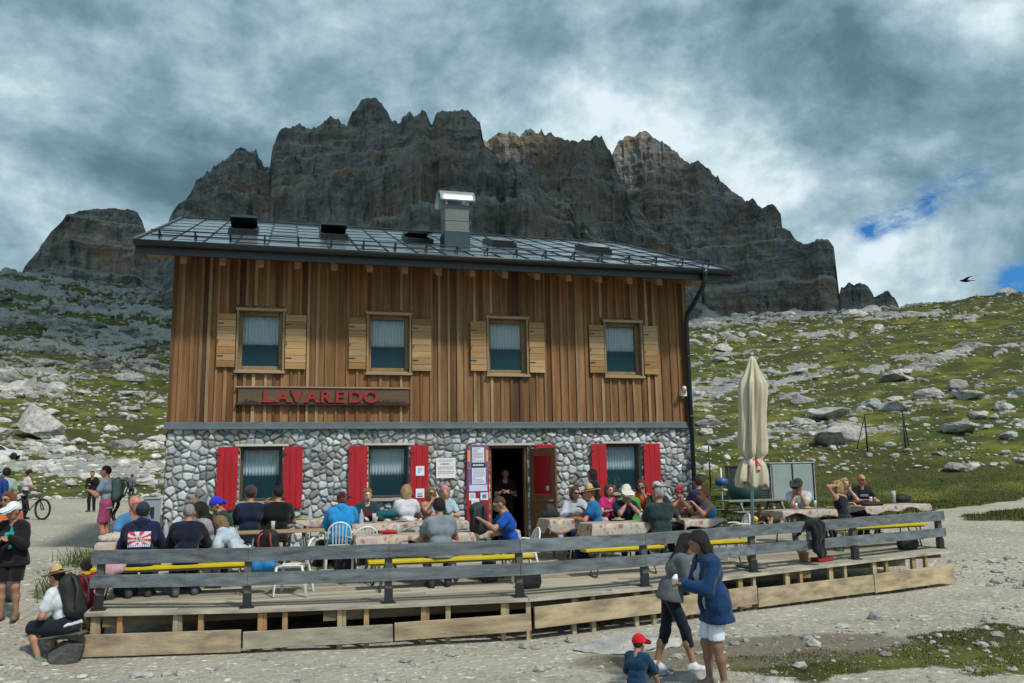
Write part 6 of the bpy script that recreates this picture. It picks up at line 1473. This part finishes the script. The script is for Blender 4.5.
rucksack('grey rucksack on the back of the distant hiker', (xe, ye-.25, gz(xe, ye)+.95), PI, (.10, .12, .14), .5, .32, .2)
im = P('man in a grey T-shirt and pink shorts standing in profile, holding a phone', -1.36, 1.9, 82, floor=gz(-1.36, 1.9), sit=False, shirt=(.20, .27, .32), sleeve=.55, shirt_t=.024, pants=(.34, .06, .13), plen=.46, ploose=.03, shoe=(.05, .05, .06), skin='red', hair='black', style='short', lean=2, hpitch=4, arms=('hold', 'hold'), sc=1.02, h=.016)
rucksack('dark green rucksack worn by the man in pink shorts', wp(im, im['chs']-im['fw']*.20-np.array((0, 0, .26))), rad(82)+PI, (.05, .085, .085), .50, .30, .22)
mb = MB(); mb.grid(lambda u, v: (.04*math.sin(8*v)+.015*math.sin(20*u), (u-.5)*.20+.03*math.sin(6*v), -.62*v), 10, 20, (.015, .018, .028)); o = mb.build('jacket', CLO, None, solid=.03); o.location = wp(im, im['H']+np.array((.18, -.12, .12))); tag(o, 'dark jacket hanging behind the man in pink shorts', 'jacket')
ih = P('man in a straw hat, white T-shirt and black shorts seated on a stone', -.46, -5.14, 62, floor=-.575, seat=.40, shirt=(.56, .60, .66), sleeve=.6, shirt_t=.026, pants=(.012, .015, .025), plen=.47, ploose=.03, shoe=(.12, .20, .12), skin='tan', hair='black', style='short', hat='straw', lean=20, hpitch=8, arms=('knee', 'knee'), sc=.98, h=.013, feet=(.25, .33, -.22, .16), knees=.18, hem=.03)
rucksack('large black rucksack worn by the seated man in the straw hat', wp(ih, ih['chs']-ih['fw']*.235-np.array((0, 0, .24))), rad(62)+PI, (.014, .017, .018), .56, .34, .22, (.03, .035, .035), tilt=.30)
ic = P('small child with dark tied up hair in a red dress at the left fence end', -.42, -4.35, 30, floor=-.45, sit=False, fem=True, shirt=(.30, .012, .02), sleeve=.6, pants=(.25, .01, .02), plen=.45, skin='tan', hair='dark', style='bun', arms=('hold', 'hold'), sc=.66, child=True, h=.02, scarf=(.5, .35, .02))
iw = P('woman with long dark hair bending forward in a grey cardigan and dark capris', 6.76, -8.30, -105, floor=gz(6.76, -8.30), sit=False, fem=True, shirt=(.46, .48, .50), sleeve=.5, jacket=(.10, .115, .13, 1), pants=(.010, .014, .028), plen=.74, ploose=.010, shoe=(.60, .62, .66), skin='tan', hair='black', style='long', lean=10, hunch=.22, hpitch=26, arms=('hold', 'hold'), sc=.98, h=.012, feet=(-.18, .24), hem=.02)
ij = P('woman with dark shoulder length hair in a blue denim jacket and white shorts', 6.90, -9.15, 86, floor=gz(6.90, -9.15), sit=False, fem=True, shirt=(.40, .42, .42), sleeve=.5, jacket=(.008, .038, .110, 1), pants=(.66, .72, .82), plen=.46, ploose=.016, shoe=(.2, .16, .12), skin='brown', hair='black', style='long', lean=5, hunch=.12, hpitch=22, arms=('hold', 'hold'), sc=1.01, h=.011, feet=(-.02, .06), hem=.17, shirt_t=.022)
ik_ = P('child in a red cap and dark blue jacket sitting on the gravel', 6.02, -8.95, -52, floor=gz(6.02, -8.95)-.05, seat=.10, shirt=(.010, .045, .10), sleeve=1, shirt_t=.026, pants=(.05, .06, .09), plen=.47, skin='tan', hair='dark', style='short', hat='cap', hatcol=(.58, .012, .02), lean=8, hpitch=14, arms=('lap', (.16, .42, .46, .2, .6, .6)), hand=('relaxed', 'flat'), sc=.60, child=True, h=.018, feet=(.50, .55), knees=.16)
# ------------------------------------------------------------------ bags, clothes and things on tables
rucksack('black rucksack with red piping on the bench left of the empty white chair', (2.05, -3.5, F(-3.5)+.47), rad(160), (.014, .012, .013), .42, .34, .2, (.35, .04, .03), tilt=-.1)
rucksack('tall black rucksack standing on the table beside the man in grey', (5.42, -3.9, F(-3.9)+.77), rad(178), (.022, .027, .032), .50, .30, .2, (.04, .045, .05))
rucksack('black rucksack on the deck under the left end table', (.0, -3.75, F(-3.75)), rad(170), (.015, .018, .022), .42, .34, .24)
rucksack('small black bag under the yellow bench of the man in bright blue', (6.05, -4.75, F(-4.75)), rad(190), (.014, .016, .02), .28, .34, .2, straps=False)
rucksack('dark rucksack leaning under the wall table near the white chairs', (2.95, -1.9, F(-1.9)), rad(200), (.016, .016, .018), .46, .36, .22)
rucksack('black bag on the deck under the blue hooded person', (3.3, -2.9, F(-2.9)), rad(185), (.02, .02, .022), .40, .36, .22)
rucksack('dark bag on the deck at the far right bench', (14.6, -3.0, F(-3.0)), rad(185), (.02, .022, .024), .26, .5, .22, straps=False)
rucksack('black and cream bag lying on the picnic bench', (13.4, 1.2, gz(13.4, 1.2)+.45), rad(170), (.03, .028, .026), .34, .4, .2, (.4, .36, .28))
def heap(name, label, cat, loc, rz, prims, col, noise=.03, m=None, nsc=9, h=.016):
    V, Q = surf(prims, h, .03, noise=noise, nsc=nsc, seed=int(abs(loc[0])*7) % 11); o = npmesh(name, V, Q, m or CLO, np.tile(np.array(col, float), (len(V), 1))); o.location = loc; o.rotation_euler = (0, 0, rz); return tag(o, label, cat)
heap('bag', 'crumpled bright blue bag hanging at the end of the yellow bench', 'bag', (1.98, -4.2, F(-4.2)+.40), 0, [('e', (0, 0, .05), (.19, .1, .10), None), ('c', (-.1, 0, 0), (.12, 0, .02), .06, .05)], (.01, .19, .46), .03, NYL)
heap('jacket', 'dark jacket slung over the fence at the right of the terrace', 'jacket', (11.66, -4.16, .62), rad(14), [('c', (-.14, .03, .21), (.16, .03, .21), .045, .045), ('c', (-.10, -.04, .16), (-.06, -.055, -.30), .055, .05), ('c', (.12, -.04, .16), (.13, -.055, -.36), .06, .045), ('c', (.0, -.04, .15), (.04, -.055, -.40), .06, .04), ('c', (-.16, .05, .15), (-.36, .12, -.06), .04, .035)], (.010, .011, .015), .035)
heap('cloth', 'yellow cloth draped over the white chair back on the right', 'cloth', (10.80, -3.0, F(-3)+.60), rad(80), [('c', (-.16, -.26, .12), (.16, -.26, .12), .05, .05), ('c', (-.14, -.28, -.12), (.14, -.28, -.12), .04, .04)], (.66, .48, .02), .02)
heap('cloth', 'red cloth lying on the table of the man in grey', 'cloth', (3.95, -3.62, F(-3.6)+.77), .2, [('e', (0, 0, .02), (.18, .12, .035), None)], (.42, .015, .03), .02)
heap('cloth', 'teal jacket lying on the wall table before the white T-shirt', 'jacket', (4.15, -1.55, F(-1.6)+.80), .1, [('e', (0, 0, .05), (.26, .12, .08), None)], (.01, .10, .12), .03)
heap('bag', 'black bag on the table just right of the doorway', 'bag', (7.25, -2.1, F(-2.1)+.78), 0, [('e', (0, 0, .10), (.12, .09, .13), None), ('c', (-.12, 0, .03), (.14, 0, .03), .05, .05)], (.02, .022, .025), .02, NYL)
heap('bag', 'dark bag on the table at the far right end', 'bag', (14.5, -2.15, F(-2.15)+.78), 0, [('e', (0, 0, .04), (.28, .12, .07), None)], (.012, .013, .015), .02, NYL)
heap('bag', 'black bag behind the glass at the far right table end', 'bag', (16.3, -.9, F(-.9)+.70), 0, [('e', (0, 0, .08), (.22, .14, .12), None)], (.012, .013, .015), .02, NYL)
heap('clothes', 'cream and white clothes piled on the left end table', 'clothes', (-.28, -3.5, F(-3.5)+.77), .1, [('e', (0, 0, .04), (.19, .14, .07), None), ('c', (-.14, .05, .03), (.12, -.06, .06), .05, .04)], (.50, .46, .40), .04)
jk = heap('jacket', 'pink and white printed jacket hanging at the left end of the yellow bench', 'jacket', (-.12, -4.22, F(-4.2)+.48), 0, [('c', (-.12, 0, .02), (.14, 0, .06), .05, .05), ('c', (-.1, -.03, -.05), (.12, -.03, -.02), .07, .06)], (.45, .28, .32), .03)
# red crate and flask under the jacket on the right
bx_ = thing('tool_box', 'red box with a grey handle on the deck under the dark jacket', 'box', (12.05, -3.75, F(-3.75)), rad(14))
mb = MB(); mb.box(-.20, .20, -.10, .10, 0, .07); mb.build('box_body', mat('red_plastic', (.35, .015, .02), .4, .1, 4), bx_, bevel=.012)
mb = MB(); mb.tube([(-.1, 0, .07), (-.1, 0, .12), (.1, 0, .12), (.1, 0, .07)], .01, 6); mb.build('handle', METD, bx_)
sd_ = thing('flowerpot', 'terracotta coloured pot with a pale ornament beside the red box', 'pot', (11.68, -3.72, F(-3.72)))
mb = MB(); mb.lathe([(.07, 0), (.10, .17), (.115, .17), (.115, .20), (.10, .20), (.085, .16)], 18); mb.build('pot', mat('pale_clay', (.42, .27, .20), .8, .1, 6), sd_)
# tableware
CLG, t = newmat('drinking_glass'); t.b.inputs['Base Color'].default_value = (.6, .68, .7, 1); t.b.inputs['Roughness'].default_value = .05; t.b.inputs['Alpha'].default_value = .45
AMB = mat('amber_drink', (.45, .16, .02), .15, .05, 3); PLT = mat('white_china', (.68, .68, .66), .25, .04, 3); DKB = mat('dark_bottle', (.02, .03, .015), .12, .05, 3)
def glass(x, y, label, drink=None, r_=.036, h_=.15, dz=0):
    g = thing('glass', label, 'glass', (x, y, F(y)+.770+dz)); mb = MB(); mb.lathe([(r_*.75, 0), (r_, h_), (r_*.93, h_), (r_*.7, .012)], 16); mb.build('glass_body', CLG, g)
    if drink: mb = MB(); mb.lathe([(r_*.66, .013), (r_*.86, h_*.75)], 14); mb.build('drink', drink, g)
def bottle(x, y, label, m=CLG, h_=.28):
    g = thing('bottle', label, 'bottle', (x, y, F(y)+.770)); mb = MB(); mb.lathe([(.036, 0), (.038, .02), (.038, h_*.6), (.015, h_*.8), (.013, h_*.95)], 16); mb.build('bottle_body', m, g); mb = MB(); mb.lathe([(.015, h_*.95), (.015, h_)], 12); mb.build('bottle_cap', mat('blue_cap', (.03, .10, .3), .4, .05, 3), g)
def plate(x, y, label, food=(.35, .22, .08)):
    g = thing('plate', label, 'plate', (x, y, F(y)+.770)); mb = MB(); mb.lathe([(.001, .002), (.08, .004), (.125, .018), (.127, .022), (.08, .010), (.001, .008)], 28, cap=False); mb.build('plate_dish', PLT, g)
    V_, Q_ = surf([('e', (0, 0, .02), (.07, .06, .025), None), ('e', (.03, .02, .03), (.03, .03, .02), None)], .009, .01, noise=.012, nsc=30); npmesh('food', V_, Q_, SHOEM, np.tile(np.array(food, float), (len(V_), 1)), g)
bottle(3.62, -2.35, 'clear water bottle on the table by the blue hood'); glass(3.85, -2.3, 'tall amber beer glass right of the clear water bottle', AMB, .04, .18)
bottle(.50, -3.55, 'white topped bottle standing between the two men in navy', CLG, .34); glass(.62, -3.25, 'amber glass by the bottle between the men in navy', AMB)
glass(.3, -3.05, 'glass in front of the bald man', None); plate(.75, -3.3, 'plate of food between the navy sweater and the pale grey hood'); plate(.05, -3.15, 'plate in front of the bald sunburnt man')
glass(8.75, -3.0, 'clear glass on the table of the man in navy with clasped hands', None, .04, .13); glass(8.9, -3.2, 'glass beside the elbow of the dark green polo', AMB); plate(7.75, -2.35, 'plate of chips before the woman in a white blouse', (.5, .32, .08)); plate(8.3, -2.95, 'plate of food before the man in the white cap')
plate(12.9, -2.15, 'plate of food before the man in the white T-shirt', (.45, .3, .1)); glass(13.2, -2.0, 'glass before the woman in the black vest', None); glass(12.5, -2.35, 'glass at the left end of the right table', AMB)
glass(15.55, -1.55, 'tall dark beer glass beside the balding man', AMB, .045, .26); glass(14.9, -1.6, 'glass in front of the balding man', None); plate(9.9, -3.0, 'plate between the dark green polo and the sky blue top')
plate(4.4, -2.1, 'plate of food behind the red bordered cloth'); bottle(5.2, -2.0, 'dark bottle in front of the pink headscarf', DKB); plate(5.85, -3.5, 'plate before the man in bright blue', (.3, .3, .1)); glass(4.1, -3.7, 'clear glass left of the man in grey', None)
bottle(2.75, -1.35, 'blue and white bottle on the wall table under the red shutters', CLG, .26); plate(2.6, -1.4, 'green salad plate beside the man in black', (.12, .35, .05)); glass(2.1, -2.75, 'glass on the table behind the black rucksack', None)
# cups held by the two women
def held(info, label, off=(0, 0, 0)):
    p_ = wp(info, (info['wr'][0][0]+info['wr'][1][0])/2+info['fw']*.09+np.array((0, 0, .02))); g = thing('paper_cup', label, 'cup', p_)
    mb = MB(); mb.lathe([(.026, -.05), (.036, .05), (.038, .052)], 16); mb.build('cup_wall', PLT, g)
    V_, Q_ = surf([('e', (0, 0, .06), (.035, .035, .025), None), ('e', (.012, 0, .085), (.02, .02, .02), None)], .008, .008, noise=.008, nsc=30); npmesh('ice_cream', V_, Q_, PLT, None, g)
held(ij, 'white cup topped with cream held by the woman in the denim jacket')
ph = thing('phone', 'dark phone held by the man in pink shorts', 'phone', wp(im, (im['wr'][0][0]+im['wr'][1][0])/2+im['fw']*.10+np.array((0, 0, .04))), rad(82))
mb = MB(); mb.box(-.036, .036, -.005, .005, -.07, .07); mb.build('phone_body', METD, ph, bevel=.004); mb = MB(); mb.box(-.032, .032, -.0075, -.0055, -.062, .062); mb.build('screen', GLASS_D, ph)
# mountain bike
xb, yb = pol(-14.35, 35.0); zb_ = gz(xb, yb)
bk = thing('mountain_bike', 'black mountain bike with wide handlebar beside the cyclist', 'bicycle', (xb, yb, zb_), rad(-35))
for X_ in (-.54, .54):
    mb = MB(); n_ = 28; mb.tube([(X_+.345*math.cos(2*PI*k/n_), 0, .36+.345*math.sin(2*PI*k/n_)) for k in range(n_+1)], .036, 8, cap=False); wh = mb.build('wheel', mat('tyre', (.012, .012, .012), .8, .1, 8), bk)
    mb = MB()
    for k in range(12): mb.tube([(X_, 0, .36), (X_+.32*math.cos(2*PI*k/12), 0, .36+.32*math.sin(2*PI*k/12))], .003, 4)
    mb.tube([(X_, -.05, .36), (X_, .05, .36)], .025, 8); mb.build('spokes', GREYM, wh)
mb = MB()
for a, b in (((-.54, 0, .36), (-.1, 0, .32)), ((-.54, 0, .36), (-.2, 0, .78)), ((-.1, 0, .32), (-.24, 0, .88)), ((-.1, 0, .32), (.36, 0, .74)), ((-.2, 0, .76), (.34, 0, .84)), ((.33, 0, .92), (.37, 0, .70)), ((.37, 0, .72), (.54, .06, .36)), ((.37, 0, .72), (.54, -.06, .36))): mb.tube([a, b], .02, 8)
mb.build('bike_frame', mat('bike_paint', (.03, .035, .04), .3, .05, 3), bk)
mb = MB(); mb.tube([(.28, -.36, 1.0), (.33, -.2, 1.02), (.34, 0, .96), (.33, .2, 1.02), (.28, .36, 1.0)], .015, 8); mb.build('handlebar', METD, bk)
V_, Q_ = surf([('e', (-.28, 0, .93), (.14, .07, .025), None), ('c', (-.2, 0, .93), (-.1, 0, .925), .03, .018)], .012, .01); npmesh('saddle', V_, Q_, METD, None, bk)
# parked car at the far left
xq, yq = pol(-16.1, 103); zq = gz(xq, yq); car = thing('parked_car', 'white car parked among the rocks at the left edge', 'car', (xq, yq, zq+.35), rad(6))
WC = mat('white_car_paint', (.62, .64, .66), .25, .03, 2, spec=.6); CGL = mat('car_glass', (.015, .02, .025), .08, .0, 2, spec=.6)
prof = [(-2.1, .35), (-2.15, .75), (-2.0, 1.0), (-1.75, 1.38), (-1.0, 1.48), (.1, 1.44), (.85, 1.02), (1.8, .88), (2.12, .70), (2.15, .35)]
mb = MB(); n_ = len(prof)
def ring(w_, s_): return [(px, w_*(1-.16*max(0, (pz-.9)/.6)), pz) for px, pz in prof]
A_, B_ = ring(-.85, 1), ring(.85, 1); mb.add(A_+B_, [tuple(range(n_)), tuple(range(2*n_-1, n_-1, -1))]+[(k, n_+k, n_+(k+1) % n_, (k+1) % n_) for k in range(n_)]); bd = mb.build('car_body', WC, car, bevel=.05)
for s_ in (-1, 1):
    for (a, b) in ((-1.65, -.95), (-.9, -.05), (0, .65)):
        mb = MB(); yy = s_*.86; t0 = .0; mb.add([(a, yy, .98), (b, yy, .98), (b-(.0 if b < .5 else .45), yy*.93, 1.36), (a+(.2 if a < -1.5 else 0), yy*.93, 1.36)], [(0, 1, 2, 3)]); mb.build('side_window', CGL, car, solid=.02)
    for X_ in (-1.35, 1.35): mb = MB(); mb.lathe([(.02, -.1), (.3, -.1), (.33, -.07), (.33, .07), (.3, .1), (.02, .1)], 20); w_ = mb.build('wheel', MC['tyre'], car); w_.rotation_euler = (PI/2, 0, 0); w_.location = (X_, s_*.80, .33)
mb = MB(); mb.add([(.15, -.70, 1.42), (.15, .70, 1.42), (.82, .78, 1.04), (.82, -.78, 1.04)], [(0, 1, 2, 3)]); mb.build('windscreen', CGL, car, solid=.02)
for s_ in (-.6, .6): mb = MB(); mb.box(2.08, 2.17, s_-.16, s_+.16, .62, .74); mb.build('headlight', mat('lamp_glass', (.7, .72, .75), .1, .02, 2), car, bevel=.02)
# bird
bp_ = CAM+np.array((.6815, .6996, .2147))*0
dq = 34; q_ = f_+r_*((966-512)/837.85)+u_*((341.5-281)/837.85); bl = CAM+q_*dq
bird = thing('bird', 'black bird gliding with spread wings at the upper right', 'bird', tuple(bl), rad(-25))
V_, Q_ = surf([('e', (0, 0, 0), (.16, .05, .05), None), ('e', (-.17, 0, .03), (.05, .035, .035), None), ('c', (-.2, 0, .03), (-.25, 0, .022), .012, .004), ('e', (.22, 0, .0), (.12, .05, .010), None)], .010, .012)
npmesh('body', V_, Q_, mat('feathers', (.012, .012, .014), .6, .2, 20), None, bird)
for s_ in (-1, 1):
    def wing(u, v):
        ln = .58*u; ch = .20*(1-.55*u**1.5)+.02*math.sin(u*40)*(v > .8)*u; return (-.06+.18*u**2-(.5-v)*-ch+.0, s_*ln, .02+.12*math.sin(u*2.2)*(1 if s_ > 0 else .6)-.01*v)
    mb = MB(); mb.grid(wing, 16, 6); mb.build('wing', MC['feathers'], bird, solid=.008)
S.view_settings.exposure = .34
